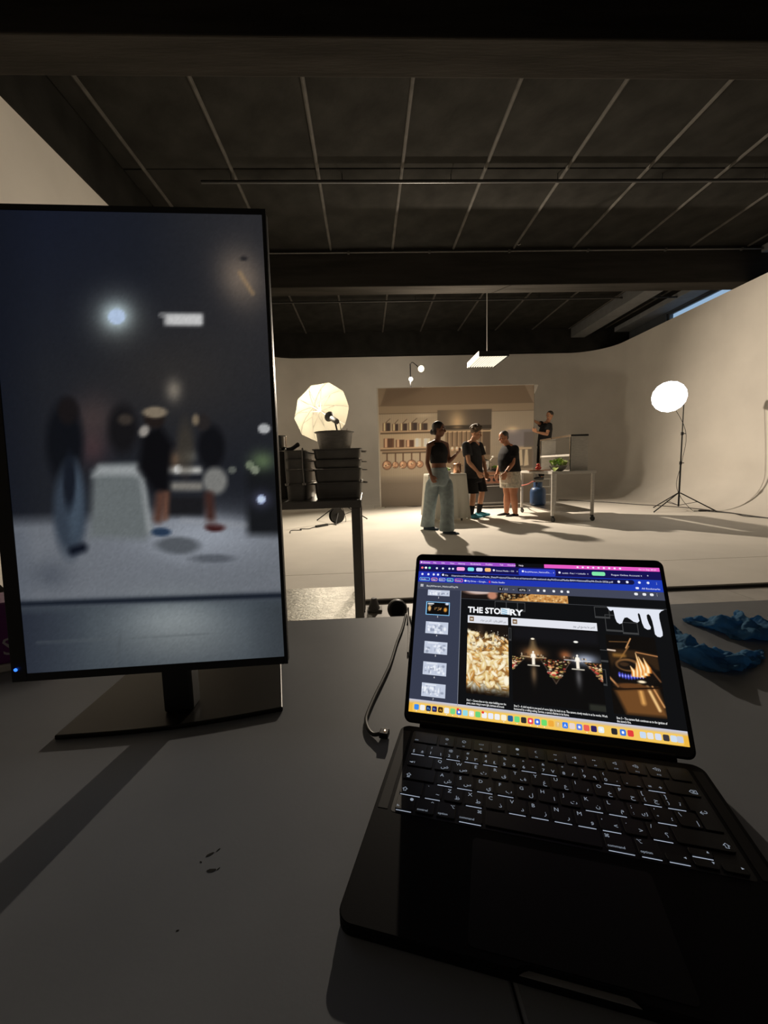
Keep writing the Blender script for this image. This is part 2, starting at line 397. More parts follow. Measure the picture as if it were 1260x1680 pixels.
# keys: (u, row, width, height, legends...) ISO layout with Latin and Arabic legends
rows = {5: [('esc', 1.5)]+[('F%d' % i, 1) for i in range(1, 13)]+[('', 1)],
        4: [('§ ±', 1), ('1 ١', 1), ('2 ٢', 1), ('3 ٣', 1), ('4 ٤', 1), ('5 ٥', 1), ('6 ٦', 1), ('7 ٧', 1), ('8 ٨', 1), ('9 ٩', 1), ('0 ٠', 1), ('- _', 1), ('= +', 1), ('⌫', 1.5)],
        3: [('⇥', 1.5), ('Q ض', 1), ('W ص', 1), ('E ث', 1), ('R ق', 1), ('T ف', 1), ('Y غ', 1), ('U ع', 1), ('I ه', 1), ('O خ', 1), ('P ح', 1), ('[ ج', 1), (']  ة', 1), ('↩', 1)],
        2: [('⇪', 1.75), ('A ش', 1), ('S س', 1), ('D ي', 1), ('F ب', 1), ('G ل', 1), ('H ا', 1), ('J ت', 1), ('K ن', 1), ('L م', 1), ('; ك', 1), ("' ؛", 1), ('\\ |', 1), ('', .75)],
        1: [('⇧', 1.25), ('` ~', 1), ('Z ظ', 1), ('X ط', 1), ('C ذ', 1), ('V د', 1), ('B ز', 1), ('N ر', 1), ('M و', 1), (', <', 1), ('. >', 1), ('/ ؟', 1), ('⇧', 2.25)],
        0: [('fn', 1), ('control', 1), ('option', 1), ('command', 1.25), ('', 5), ('command', 1.25), ('option', 1), ('◂', 1), ('▴ ▾', 1), ('▸', 1)]}
upper = {'1 ١': '!', '2 ٢': '@', '3 ٣': '#', '4 ٤': '$', '5 ٥': '%', '6 ٦': '^', '7 ٧': '&', '8 ٨': '*', '9 ٩': ')', '0 ٠': '(', '[ ج': '{', ']  ة': '}', '; ك': ':', "' ؛": '"'}
fnic = ['☼', '☀', '▭', '⌕', '●', '☾', '◂◂', '▸ll', '▸▸', '◁', '◁)', '◁))']
need = []
for r in rows.values():
    for s_, w_ in r:
        for q in s_.split(): need.append((q, 0.))
need += [(v, 0.) for v in upper.values()]+[(v, 0.) for v in fnic]+[('⌘', 0.), ('⌥', 0.), ('⌃', 0.)]
# strings on the display and other writing
HEAVY = .034
SCRT = ['Chrome', 'File', 'Edit', 'View', 'History', 'Bookmarks', 'Profiles', 'Tab', 'Window', 'Help', 'Fri 11 Sep 20:21', 'Donut Media – OS', 'BurjAlHamam_NationalDa…', 'tooltilt - Post 1 + LinkedIn', 'Rogue Online Account',
        'File', '/Users/moh/Documents/DonutMedia_Data/Projects/Clients/burj-al-hamam/nd96-national-day96/DonutMedia-BAH-NationalDay96-Deck-2026.pdf', 'My Drive – Google…', 'Netlix Studio', 'All Bookmarks', 'BurjAlHamam_NationalDay96', '3 / 11', '47%', 'Studio', 'App', 'BAH', 'Link', 'Power', 'DonutMed', 'Link', 'OnlineRe',
        '2', '3', '4', '5', '6', '7', '+', '–', '⋮', 'x', '<', '>', 'Ps', 'Pr', 'Ai', '?', 'A',
        'Shot 1 – Camera dives on rice, water bubbling over the', 'grains, steam rising in warm light, darkness all around.',
        'Shot 2 – A chef stands in one pool of warm light, his back to us. The camera slowly tracks in as he works. Work',
        'honoured by a rolling ceiling. Service, a camera flashes in its frame.', 'Shot 3 – The camera flash continues as to the ignition of', 'the stove’s fire.']
AR1 = 'ﻑﺮﺟ ﻦﻣ ﺮﺜﻛﺃ  ..ﺯﺮﻟﺍﻭ ﻖﻠﻘﻟﺍ ﻦﻴﺑ'; AR2 = 'ﻡﻮﻳ ﻲﻓ ﻊﻨﺼﻨﻳ ﺎﻣ ﺰﺒﺨﻟﺍ'
need += [(s_, 0.) for s_ in SCRT]+[(AR1, 0.), (AR2, 0.), ('THE STO', HEAVY), ('RY', HEAVY), ('OS', 0.)]
need += [(s_, .008) for s_ in SCRT]
prepare_text(need)
legend = mat('lit_key_legend', (.2, .2, .2), .5, emit=rgb(205, 220, 240), estr=.40)
glow = mat('key_backlight_edge', (.2, .2, .2), .5, emit=rgb(220, 232, 255), estr=.6)
KX = .978
keycache = {}
def key(u, v, w, h, s_, row):
    ck = (round(w, 3), round(h, 3))
    W_, H_ = w*U-.0026, h*U*KX-.0026
    if ck not in keycache:
        o = MB().prism(rrect(-W_/2, W_/2, -H_/2, H_/2, .0016, 3), 0, .0011).build('key', keym, lap, bevel=.0003, seg=1); keycache[ck] = o
        o.location = ((u+w/2-7.25)*U, (v+h/2)*U*KX, ZD+.0002)
    else: o = share(keycache[ck], lap, ((u+w/2-7.25)*U, (v+h/2)*U*KX, ZD+.0002))
    z = .00118; m = MB(); parts = s_.split()
    if s_ in ('control', 'option', 'command', 'fn', 'esc'):
        put_text(m, s_, (-W_/2+.0012) if s_ != 'command' or u < 6 else -W_/2+.0012, -H_/2+.0022, h=.0033, z=z)
        ic = {'control': '⌃', 'option': '⌥', 'command': '⌘', 'fn': '●'}.get(s_)
        if ic: put_text(m, ic, W_/2-.0012 if u < 6 else -W_/2+.0012, H_/2-.0052, h=.0044, z=z, align='r' if u < 6 else 'l')
    elif row == 5 and s_:
        put_text(m, s_, 0, -H_/2+.0022, h=.0025, z=z, align='c'); put_text(m, fnic[int(s_[1:])-1], 0, .0012, h=.0048, z=z, align='c')
    elif len(parts) == 2:
        put_text(m, parts[0], -W_/2+.0024, -.0062 if row == 4 else .0018, h=.0056, z=z)
        put_text(m, parts[1], W_/2-.0024, -.0050 if row != 4 else -.0062, h=.0060, z=z, align='r')
        if s_ in upper: put_text(m, upper[s_], -W_/2+.0026, .0022 if row == 4 else -.0050, h=.0046, z=z)
    elif parts: put_text(m, parts[0], (-W_/2+.002) if u < 7 else W_/2-.002, -H_/2+.0026, h=.0064, z=z, align='l' if u < 7 else 'r')
    if m.v: m.build('key_legend', legend, o)
    return o, W_, H_
lit = {(0, 0), (0, 3), (0, 9.25), (0, 10.5), (1, 0), (1, 5.25), (1, 6.25), (1, 7.25), (1, 8.25), (1, 9.25), (1, 11.25), (1, 1.25), (1, 3.25), (2, 1.75), (2, 2.75), (2, 3.75), (2, 4.75), (2, 9.75), (2, 8.75), (2, 11.75), (4, 0), (4, 1), (4, 3), (4, 4), (4, 2), (4, 10), (4, 12), (4, 7), (4, 6), (3, 11.5), (3, 12.5), (0, 12.5), (0, 11.5)}
for row, ks in rows.items():
    u = 0.
    for s_, w in ks:
        if s_ == '↩' or (s_ == '' and w == .75): u += w; continue
        if s_ == '▴ ▾':
            for q, dv in (('▾', 0), ('▴', .5)): key(u, row+dv, w, .5, q, row)
            o = None
        else:
            hgt = .5 if s_ in ('◂', '▸') else 1
            key(u, row, w, hgt, s_, row)
        if (row, round(u, 2)) in lit or any(row == a_ and abs(u-b_) < .01 for a_, b_ in lit):
            W_ = w*U-.0050; MB().box(-W_/2, W_/2, -.00028, .00028, 0, .00012).build('key_backlight', glow, lap, loc=((u+w/2-7.25)*U, (row+(.5 if s_ == '▴ ▾' else 0))*U*KX+.0006, ZD+.0002))
        u += w
# the tall return key
MB().prism([(13.75*U, 2*U*KX+.0013), (14.5*U-.0013, 2*U*KX+.0013), (14.5*U-.0013, 4*U*KX-.0013), (13.5*U+.0013, 4*U*KX-.0013), (13.5*U+.0013, 3*U*KX+.0013), (13.75*U, 3*U*KX+.0013)], 0, .0011).build('key', keym, lap, loc=(-7.25*U, 0, ZD+.0002))
m = MB(); put_text(m, '↩', 13.9*U-7.25*U, 2.9*U*KX, h=.0064, z=.0014); m.build('key_legend', legend, lap, loc=(0, 0, ZD))
# lid
TH = 1.0201; YBm, ZBm = .1358, ZD+.0095
lid = bpy.data.objects.new('lid_hinge', None); 
ex = Vector((1, 0, 0)); ev = Vector((0, math.cos(TH), math.sin(TH))); en = ev.cross(ex)*-1   # en: towards the viewer side
en = ex.cross(ev); en = en if en.y < 0 else -en
def lidM(off=0.): # local x right, y up the screen, z out of the screen
    return Matrix(((1, 0, 0, 0), (0, ev.y, en.y, YBm+en.y*off), (0, ev.z, en.z, ZBm+en.z*off), (0, 0, 0, 1)))
bpy.data.objects.remove(lid)
SW, SH = .3024, .1964
def lidpart(mb, name, m, parent=lap, **k):
    o = mb.build(name, m, parent, **k); return o
def on_lid(o, off=0.):
    o.matrix_local = lidM(off); return o
on_lid(MB().prism(rrect(-.1563, .1563, -.012, .2065, .009), -.0045, -.0007).build('lid', body, lap, bevel=.0012))
bez_m = mat('black_display_bezel', (.006, .006, .007), .22, spec=.4)
on_lid(MB().prism(rrect(-.1545, .1545, -.0095, .2048, .008), -.0007, -.0002).build('bezel', bez_m, lap))
MB().tube([(-.135, .1285, .0105), (.135, .1285, .0105)], .0052, 14).build('hinge', body, lap, True)
disp = on_lid(MB().prism(rrect(-SW/2, SW/2, 0, SH, .0045), -.0002, 0).build('display', screen_mat('display_backlit_black', col=rgb(14, 14, 18)), lap))
tag(disp, 'lit display with a browser window open on a slide deck')
# everything shown on the display: flat lit pieces, x right from the left edge and y down from the top, in millimetres
def smat(c, s=1.0): return screen_mat('display_%d_%d_%d' % c, col=rgb(*c), strength=s)
def dpiece(name, mb, c, layer, label=None):
    o = mb.build(name, smat(c) if isinstance(c, tuple) else c, disp); o.location = (-SW/2, SH, .00003*layer)
    if name.split('_')[-1] in ('text', 'mark', 'ornament', 'lettering', 'title'): o['kind'] = 'stuff'
    return o
def R_(x0, y0, x1, y1, r=0., mb=None):
    mb = mb or MB()
    p = [(x0, -y1), (x1, -y1), (x1, -y0), (x0, -y0)] if r <= 0 else rrect(x0, x1, -y1, -y0, r, 4)
    p = [(a/1000, b/1000) for a, b in p]; mb.add([(a, b, 0) for a, b in p], [tuple(range(len(p)))]); return mb
def T_(mb, s_, x, y, h, w=None, align='l', off=0.): put_text(mb, s_, x/1000, -y/1000, h=h/1000, w=w/1000 if w else None, align=align, off=off)
def grid_piece(name, x0, y0, x1, y1, nx, ny, fn, layer, strength=1.0):
    X, Y = np.meshgrid(np.linspace(x0, x1, nx+1), np.linspace(y0, y1, ny+1)); C = fn(X, Y)
    o = paint_grid(name, (x1-x0)/1000, (y1-y0)/1000, nx, ny, C, screen_mat('display_picture', attr='picture', strength=strength), disp)
    o.rotation_euler = (-pi/2, 0, 0); o.location = ((x0+x1)/2000-SW/2, SH-y1/1000, .00003*layer); return o
def menu(X, Y):
    p = Paint(X, Y, (150, 80, 200)); p.mix((X-60)/240, (205, 80, 190)); return p.out()
grid_piece('menu_bar', 0.4, .4, 131, 5.3, 40, 1, menu, 1); grid_piece('menu_bar', 167.5, .4, 302, 5.3, 40, 1, lambda X, Y: Paint(X, Y, (232, 92, 196)).out(), 1)
m = MB(); x = 5
for s_ in SCRT[:10]: T_(m, s_, x, 4.0, 3.1, off=.008 if s_ == 'Chrome' else 0.); x += len(s_)*1.75+4.6
T_(m, SCRT[10], 298, 4.1, 3.0, align='r'); R_(2, 1.4, 4, 4.0, 1, m)
for i in range(9): R_(207+i*6.2, 1.6, 209.6+i*6.2, 4.0, 1.1, m)
dpiece('menu_text', m, (245, 232, 250), 3)
dpiece('tab_strip', R_(0, 5.3, 302.4, 16.2), (22, 18, 82), 1)
dpiece('active_tab', R_(135, 7.0, 181, 16.4, 2), (40, 58, 190), 2)
for i, c in enumerate(((245, 120, 130), (250, 250, 250), (120, 225, 190))): dpiece('window_button', R_(3.0+i*5.2, 9.2, 6.4+i*5.2, 12.4, 1.6), c, 3)
for i, (x0, x1, c) in enumerate(((53, 64, (250, 160, 220)), (68, 76.5, (120, 225, 235)), (79.5, 88, (215, 215, 250)), (91, 99, (250, 190, 120)), (224.5, 240, (130, 230, 170)))): dpiece('tab_group_chip', R_(x0, 8.2, x1, 13.2, 1.6), c, 3)
m = MB()
for s_, x, w in ((SCRT[11], 106, 23), (SCRT[12], 143, 33), (SCRT[13], 189, 28), (SCRT[14], 247, 32)): T_(m, s_, x, 12.4, 3.0, w)
for x in (132.5, 178, 219, 280): T_(m, 'x', x, 12.2, 3.0)
T_(m, '+', 287, 12.4, 4.0)
for x in (24, 32.5, 41.5, 46.5, 101.5, 139, 184.5): R_(x, 9.5, x+2.8, 12.3, 1.2, m)
dpiece('tab_text', m, (226, 228, 255), 4)
def bar(X, Y): p = Paint(X, Y, (34, 48, 170)); p.mix((X-30)/260, (30, 60, 180)); return p.out()
grid_piece('address_bar', 0, 16.2, 302.4, 31.2, 20, 2, bar, 1)
dpiece('address_field', R_(31, 17.2, 272, 23.2, 3), (18, 20, 66), 2)
m = MB(); T_(m, 'File', 37.5, 21.8, 3.2); T_(m, SCRT[16], 46, 21.9, 3.3, 202)
for x in (4, 12.5, 20, 26, 33, 253, 262.5, 276, 285.5): R_(x, 18.6, x+3, 21.6, 1.3, m)
T_(m, '⋮', 296, 22, 4)
for s_, x, w in (('My Drive – Google…', 68, 27), ('Netlix Studio', 100, 17), ('All Bookmarks', 279, 20)): T_(m, s_, x, 28.6, 3.2, w)
R_(272.5, 26.0, 276, 28.6, .5, m); R_(57.5, 25.8, 60.5, 28.6, 0, m); R_(64, 26, 66.8, 28.6, .8, m)
dpiece('address_text', m, (228, 232, 255), 3)
for x0, x1, c in ((2, 16.5, (120, 200, 245)), (18.5, 27, (250, 160, 170)), (29, 38, (170, 190, 250)), (40, 49, (120, 230, 220)), (51, 62, (235, 110, 170))):
    dpiece('bookmark_chip', R_(x0, 24.8, x1, 29.4, 1.6), c, 3); dpiece('bookmark_chip_face', R_(x0+.7, 25.4, x1-.7, 28.8, 1.2), (44, 56, 160), 4)
m = MB()
for s_, x in (('Studio', 4.2), ('App', 20), ('BAH', 30.4), ('Link', 41.6), ('Power', 52.4)): T_(m, s_, x, 28.3, 2.8)
dpiece('chip_text', m, (240, 240, 255), 5); dpiece('bookmark_icon', R_(96.5, 26, 98.2, 28.8), (240, 50, 70), 3)
dpiece('viewer_toolbar', R_(0, 31.2, 302.4, 41.3), (66, 70, 88), 1)
m = MB(); R_(4, 34.6, 8, 35.3, 0, m); R_(4, 35.9, 8, 36.6, 0, m); R_(4, 37.2, 8, 37.9, 0, m)
T_(m, SCRT[20], 12.7, 37.8, 3.4, 43); T_(m, '3 / 11', 110, 37.6, 3.4, 10); T_(m, '–', 127, 37.6, 3.6); T_(m, '47%', 135, 37.6, 3.2, 8); T_(m, '+', 147, 37.8, 4)
for x in (157, 164.5, 176, 185.5, 193): R_(x, 34.6, x+3, 37.6, .9, m)
for x in (270, 279, 287): R_(x, 33.2, x+4, 36.4, 1.2, m)
T_(m, '⋮', 294.5, 36.4, 4.4); dpiece('toolbar_text', m, (235, 236, 240), 3)
dpiece('page_number_box', R_(108.5, 34.0, 114, 38.6), (25, 27, 36), 2); dpiece('zoom_box', R_(133.5, 34.0, 144.5, 38.6), (25, 27, 36), 2)
dpiece('thumbnail_sidebar', R_(0, 41.3, 59.5, 183), (55, 60, 78), 1); dpiece('sidebar_edge', R_(59.5, 41.3, 60.3, 183), (120, 124, 136), 2)
m = MB()
for s_, y in (('2', 53.4), ('3', 79.3), ('4', 103.8), ('5', 129), ('6', 155), ('7', 180.3)): T_(m, s_, 30, y, 3.2, align='c')
dpiece('sidebar_text', m, (240, 240, 245), 3)
dpiece('selection_frame', R_(13.6, 58.4, 45.6, 76.2), (130, 190, 235), 2)
def thumb(i, y0, y1):
    rs = np.random.default_rng(20+i)
    def fn(X, Y):
        if i == 1:
            p = Paint(X, Y, (14, 13, 13)); p.rect(16, 60.5, 24, 61.8, (230, 230, 230), .4); p.rect(16.5, 62.5, 22, 63.5, (170, 170, 170), .4)
            p.ell(18.6, 67.5, 2.0, 3.6, (215, 170, 110), .5)
            for k in range(10): p.ell(24+rs.random()*10, 66+rs.random()*3.5, .7, .5, (200, 150, 90), .8)
            p.ell(40, 68.5, 2.2, 2.8, (220, 150, 60), .7); p.ell(42, 60.5, 2.4, 1.6, (220, 225, 240), .5); return p.out()
        p = Paint(X, Y, (196, 204, 222)); p.rect(19, y0+1.4, 33, y0+2.4, (238, 241, 248), .6)
        for k in range(26):
            x, y = 17+rs.random()*25, y0+4+rs.random()*(y1-y0-6); p.ell(x, y, .5+rs.random()*1.6, .5+rs.random()*1.8, (236, 240, 248) if k % 3 else (150, 158, 178), .7)
        for k in range(4): p.rect(17+k*6.9, y0+4, 17.5+k*6.9, y1-2, (168, 176, 196), .5)
        return p.out()
    return fn
for i, (y0, y1) in enumerate(((42.0, 49.9), (59.3, 75.3), (85.1, 100.5), (110.6, 125.8), (136, 151.6), (161.3, 177))):
    grid_piece('page_thumbnail', 14.9, y0, 44.7, y1, 40, 22, thumb(i, y0, y1), 4)
dpiece('slide_background', R_(60.3, 41.3, 302.4, 181.5), (15, 16, 18), 1)
def strip(X, Y):
    p = Paint(X, Y, (26, 20, 18)); p.ell(86, 40, 24, 6.5, (150, 120, 105), .4); p.ell(84, 41, 15, 3.5, (205, 185, 178), .5); p.line(62, 49, 106, 45, 3, (30, 22, 20), 2)
    p.ell(101, 46, 6, 5, (190, 130, 105), .5); p.rect(108.4, 40, 194, 52, (30, 22, 16), .4)
    p.poly([(120, 51.5), (140, 46.5), (150, 41), (194, 41), (194, 51.5)], (206, 150, 84), .8)
    rs = np.random.default_rng(3)
    for k in range(170):
        x = 112+rs.random()*82; y = 42+rs.random()*9.5; c = [(232, 186, 120), (160, 100, 45), (250, 225, 170), (120, 76, 36)][k % 4]; p.ell(x, y, .5+rs.random()*.9, .4+rs.random()*.7, c, .8, .75)
    return p.out()
grid_piece('slide_picture', 60.6, 41.4, 193.8, 51.2, 130, 14, strip, 3)
dpiece('slide_divider', R_(60.3, 51.6, 302.4, 52.1), (70, 72, 76), 2)
# faint film frames of the slide design
m = MB()
for x, y, w, h in ((104, 53, 15, 17), (118, 53, 15, 17), (132, 53, 10, 12), (223, 53, 17, 14), (234, 62, 19, 20), (252, 70, 17, 14), (121, 86, 3.2, 16), (222, 104, 14, 14), (216, 126, 13, 18)):
    for a_ in ((x, y, x+w, y+.8), (x, y+h-2.2, x+w, y+h), (x, y, x+.8, y+h), (x+w-.8, y, x+w, y+h)): R_(*a_, 0, m)
dpiece('film_frame_ornament', m, (62, 63, 64), 2)
m = MB(); T_(m, 'THE STO', 69.7, 69.6, 10.4, 41.5, off=HEAVY); T_(m, 'RY', 123.0, 69.8, 10.4, 16.4, off=HEAVY); dpiece('slide_title', m, (246, 247, 250), 6)
def swirl(X, Y):
    p = Paint(X, Y, (236, 242, 248)); 
    for k in range(3): p.line(113, 63+k*2.6, 119, 64.6+k*2.4, 1.1, (110, 170, 205), .6)
    return p.out()
grid_piece('title_emblem', 111.4, 61.6, 122.8, 69.6, 24, 16, swirl, 5)
dpiece('caption_box', R_(69.8, 73.4, 120.4, 83.0), (224, 226, 234), 4); dpiece('caption_box', R_(124.4, 73.3, 224.3, 82.8), (226, 228, 236), 4)
for x in (72, 126): dpiece('quote_icon', R_(x, 75, x+5.6, 80.8), (120, 92, 62), 5); 
m = MB()
for x in (72, 126):
    for d in (1.3, 3.0): R_(x+d, 77, x+d+1.2, 79.2, .4, m)
dpiece('quote_mark', m, (240, 235, 225), 6)
m = MB(); T_(m, AR1, 118, 80, 3.6, 32, 'r'); T_(m, AR2, 221.5, 80, 3.6, 24, 'r'); dpiece('caption_text', m, (50, 52, 62), 6)
def rice(X, Y):
    p = Paint(X, Y, (34, 24, 16)); rs = np.random.default_rng(11)
    top = 92+ (X-70)*.18
    p.mix(np.clip((Y-top)/10, 0, 1)*np.clip((168-Y)/14, 0, 1), (150, 104, 52))
    for k in range(190):
        x = 68+rs.random()*54; y = 92+(x-70)*.16+rs.random()**.8*70; a_ = rs.random()*pi; L_ = 2.8+rs.random()*4.6; w_ = 1.4+rs.random()*1.9
        t = rs.random(); c = (255*(.90+.10*t), 250*(.80+.19*t), 225*(.58+.40*t)) if k % 5 else (206, 150, 74)
        if y > 156: c = tuple(v*.7 for v in c)
        p.ell(x+.6, y+.9, L_, w_*1.15, (160, 112, 56), .5, .45, a_); p.ell(x, y, L_, w_, c, .35, .95, a_); p.ell(x-.2, y-.4, L_*.6, w_*.35, (255, 252, 240), .8, .6, a_)
    for k in range(50):
        x = 70+rs.random()*50; y = 90+rs.random()*30; p.ell(x, y, .8+rs.random(), .7+rs.random(), (60, 40, 20), .4, .5); p.ell(x-.2, y-.2, .4, .4, (255, 250, 235), .6, .9)
    p.mix(np.clip((94+(X-72)*.10-Y)/5, 0, 1), (26, 20, 16)); p.glow(86, 92, 4, 9, (26, 22, 18))
    for k in range(20): p.ell(98+rs.random()*22, 90+rs.random()*14, .4, .4, (235, 228, 215), .8)
    p.mix(np.clip((Y-158)/9, 0, 1)*.9, (18, 13, 10)); return p.out()
grid_piece('slide_picture', 69.8, 83.2, 120.4, 168, 130, 200, rice, 3)
def kit(X, Y):
    p = Paint(X, Y, (13, 12, 12)); rs = np.random.default_rng(5)
    p.rect(125, 83, 225, 100, (22, 22, 26), 8, .8)
    p.glow(150, 115, 11, 6, (170, 110, 60)); p.glow(186, 114, 6, 5, (130, 72, 36)); p.glow(208, 117, 13, 6, (150, 160, 180))
    for cx in (149.5, 199.2):
        p.rect(cx-15, 118.6, cx+15, 120, (225, 190, 140) if cx < 170 else (225, 225, 230), 1., .8)
        for k in range(16): p.ell(cx-15+rs.random()*30, 118-rs.random()*2, .8, 1.2, (40, 34, 28) if k % 2 else (200, 180, 150), .6, .8)
    p.poly([(147.6, 98.5), (151.4, 98.5), (156, 116), (143.5, 116)], (150, 122, 84), 5, .65); p.ell(149.4, 97.6, 2.2, 1.0, (255, 244, 220), .4); p.ell(198.9, 97.5, 2.6, 1.2, (250, 248, 240), .4)
    for x0, x1, xa in ((125, 141, 112), (157, 192, 174), (206, 226, 232)):
        p.poly([(x0, 120), (x1, 120), (xa+ (x1-xa)*.05, 147), (xa-(xa-x0)*.05, 147)], (38, 26, 18), 1.0)
        for k in range(75):
            y = 120.5+rs.random()**1.4*20; t = (y-120)/27; a_ = x0+(xa-x0)*t; b_ = x1+(xa-x1)*t
            if b_ < a_: continue
            x = a_+rs.random()*(b_-a_); c = [(222, 170, 110), (245, 225, 190), (160, 92, 48), (196, 60, 56), (120, 130, 60), (240, 205, 150)][rs.integers(6)]
            s = .5+t*1.6; p.ell(x, y, s*1.5, s*.7, c, .5, .9)
        p.line(x0, 120, xa, 147, .9, (88, 76, 66), .8, .8); p.line(x1, 120, xa, 147, .9, (88, 76, 66), .8, .8)
    for cx in (149.5, 199.2):
        p.glow(cx, 138, 3.0, 10, (92, 72, 50) if cx < 170 else (70, 70, 72)); p.rect(cx-7, 128.3, cx+7, 129.4, (235, 225, 205), .8)
        p.ell(cx, 113.4, 1.1, 1.3, (255, 250, 240), .5); p.ell(cx, 117.6, 2.1, 3.0, (255, 250, 238), .4); p.rect(cx-1.7, 119, cx+1.7, 128, (250, 240, 222), .6)
        for s in (-1, 1): p.line(cx+s*1.8, 116, cx+s*2.6, 120, .9, (250, 240, 225), .5)
    p.rect(208, 165, 240, 172, (70, 74, 62), 3, .5); return p.out()
grid_piece('slide_picture', 124.6, 83.2, 225, 172, 190, 170, kit, 3)
def flame(X, Y):
    p = Paint(X, Y, (16, 13, 11)); 
    p.poly([(233, 106), (240, 102), (262, 102), (285, 106), (285, 122), (236, 124)], (58, 40, 24), 3, .8); p.line(238, 124, 256, 98, 1.6, (130, 92, 54), 1); p.line(253, 100, 259, 89, 1.4, (206, 150, 96), .8); p.line(233, 103.5, 241, 104, 1.8, (220, 200, 180), 1)
    p.line(236, 94, 256, 93, 1, (110, 78, 46), 1); p.rect(238, 107, 252, 111, (150, 106, 50), 3, .8); p.line(263, 104, 285, 107, 1.2, (190, 130, 80), 1)
    p.ell(258, 128, 24, 17, (20, 16, 14), .2); p.line(232, 134, 240, 143, 2, (200, 140, 90), 1.6); p.line(276, 122, 284, 134, 1.6, (120, 80, 50), 1.5)
    p.ell(253, 119, 13, 7.0, (120, 84, 50), .2); p.ell(252, 119.5, 10, 5.0, (24, 19, 16), .3); p.ell(249, 118.4, 5, 2.2, (60, 42, 28), .6)
    p.poly([(236, 147), (280, 141), (286, 170), (246, 171)], (120, 78, 40), 5, .9); p.line(262, 141, 264, 158, 4, (240, 178, 100), 4, .9); p.line(270, 141, 279, 164, 3, (250, 206, 140), 2, .9); p.line(275, 140, 284, 160, 1.6, (220, 160, 100), 1.5)
    p.ell(256, 142, 18, 3.4, (96, 60, 32), .5); p.line(233, 147, 284, 140.5, 1.4, (24, 15, 10), .8)
    for k in range(9):
        x = 243+k*3.0; p.ell(x, 130.2+1.6*math.sin(k*.5), 1.3, 2.8, (76, 84, 222), .7, .95); p.ell(x, 131.2, .6, 1.2, (170, 170, 250), .9)
    for bx, by, tx, ty, w in ((258, 131, 255.5, 120, 3.0), (262, 131, 262, 116, 3.4), (266, 131, 262.5, 105, 4.0), (270, 129, 265, 109, 4.2), (273, 126, 270, 110, 3.6)):
        for ww, c in ((w, (214, 120, 44)), (w*.6, (255, 205, 120)), (w*.28, (255, 246, 215))):
            p.poly([(bx-ww, by), (bx-ww*.8, by-5), (tx-.2, ty), (bx+ww*.9, by-6), (bx+ww, by)], c, 1.3, .92)
    p.ell(265, 136, 4, 1.4, (255, 236, 200), .8); return p.out()
grid_piece('slide_picture', 232.6, 86, 285, 172, 120, 180, flame, 3)
dp = [(237.6, 52.6), (299.7, 52.6), (296, 54.5), (293.5, 57.5), (293, 63), (293.4, 70), (294.0, 79), (293.6, 83), (291, 85), (288, 84.6), (285.8, 82), (285.6, 74), (285, 66), (283.8, 60.5), (282, 58.6), (280, 60), (279.9, 64), (281, 70), (282.6, 74), (281.8, 76.6), (278.6, 77.2), (275.6, 75.4), (274, 70), (273.4, 64), (273, 60), (271.8, 58), (270.6, 59.4), (270.8, 63), (271.4, 67.6), (269, 69.8), (265, 68.8), (261.6, 66), (258.6, 64.0), (255.6, 64.8), (253.8, 68), (252.4, 71.4), (249.6, 72.6), (246.8, 70.6), (245.4, 66), (244.9, 60), (244.4, 56), (242.8, 56.6), (241.6, 57.4), (240, 56.6)]
m = MB(); m.add([(a_/1000, -b_/1000, 0) for a_, b_ in dp], [tuple(range(len(dp)))[::-1]]); dpiece('dripping_ornament', m, (226, 230, 242), 6)
m = MB(); T_(m, SCRT[-6], 70.7, 176.6, 3.3, 46, off=.008); T_(m, SCRT[-5], 70.7, 179.8, 3.3, 44, off=.008); T_(m, SCRT[-4], 125.7, 177.0, 3.3, 100, off=.008); T_(m, SCRT[-3], 125.7, 180.2, 3.3, 60, off=.008)
T_(m, SCRT[-2], 234.8, 177.2, 3.3, 49.4, off=.008); T_(m, SCRT[-1], 234.8, 180.4, 3.3, 14, off=.008); dpiece('slide_text', m, (244, 244, 244), 6)
grid_piece('desktop_wallpaper', .4, 181.5, 302, 196.2, 40, 6, lambda X, Y: (lambda p: (p.mix(np.clip((185.4-Y)/2.2, 0, 1), (196, 200, 224)), p)[1])(Paint(X, Y, (236, 182, 66))).out(), 2)
dpiece('dock', R_(5, 185.2, 297.5, 195.4, 2.5), (244, 200, 96), 3)
ic = [(60, 140, 235), (240, 240, 240), (20, 40, 82), (38, 26, 84), (66, 42, 14), (236, 236, 232), (126, 214, 130), (54, 110, 220), (150, 220, 230), (236, 232, 228), (110, 210, 120), (240, 240, 242), (232, 236, 250), (240, 240, 240), (250, 240, 214), (36, 92, 152), (110, 216, 130), (48, 44, 44), (240, 70, 90), (64, 110, 226), (110, 220, 110), (240, 170, 60), (226, 190, 120), (50, 126, 238), (232, 214, 206), (96, 130, 230), (236, 96, 84), (44, 32, 92), (230, 240, 240), (40, 40, 44), (60, 120, 220), (226, 60, 60), (200, 218, 240), (226, 226, 230), (214, 222, 240), (60, 56, 60), (206, 222, 240), (196, 204, 222)]
xs = [10.1+7.42*i for i in range(29)]+[231, 239.5, 247]+[259, 266, 273.5, 281, 288, 294]
k = 0; ps = []
for i, c in enumerate(ic):
    x = xs[i] if i < len(xs) else 10; dpiece('dock_icon', R_(x-3.0, 187, x+3.0, 193.2, 1.4), c, 5)
m = MB(); T_(m, 'Ps', 25, 191.6, 3.8, align='c'); T_(m, 'Pr', 32.4, 191.6, 3.8, align='c'); dpiece('icon_lettering', m, (120, 180, 250), 7)
m = MB(); T_(m, 'Ai', 39.8, 191.6, 3.8, align='c'); dpiece('icon_lettering', m, (250, 180, 60), 7)
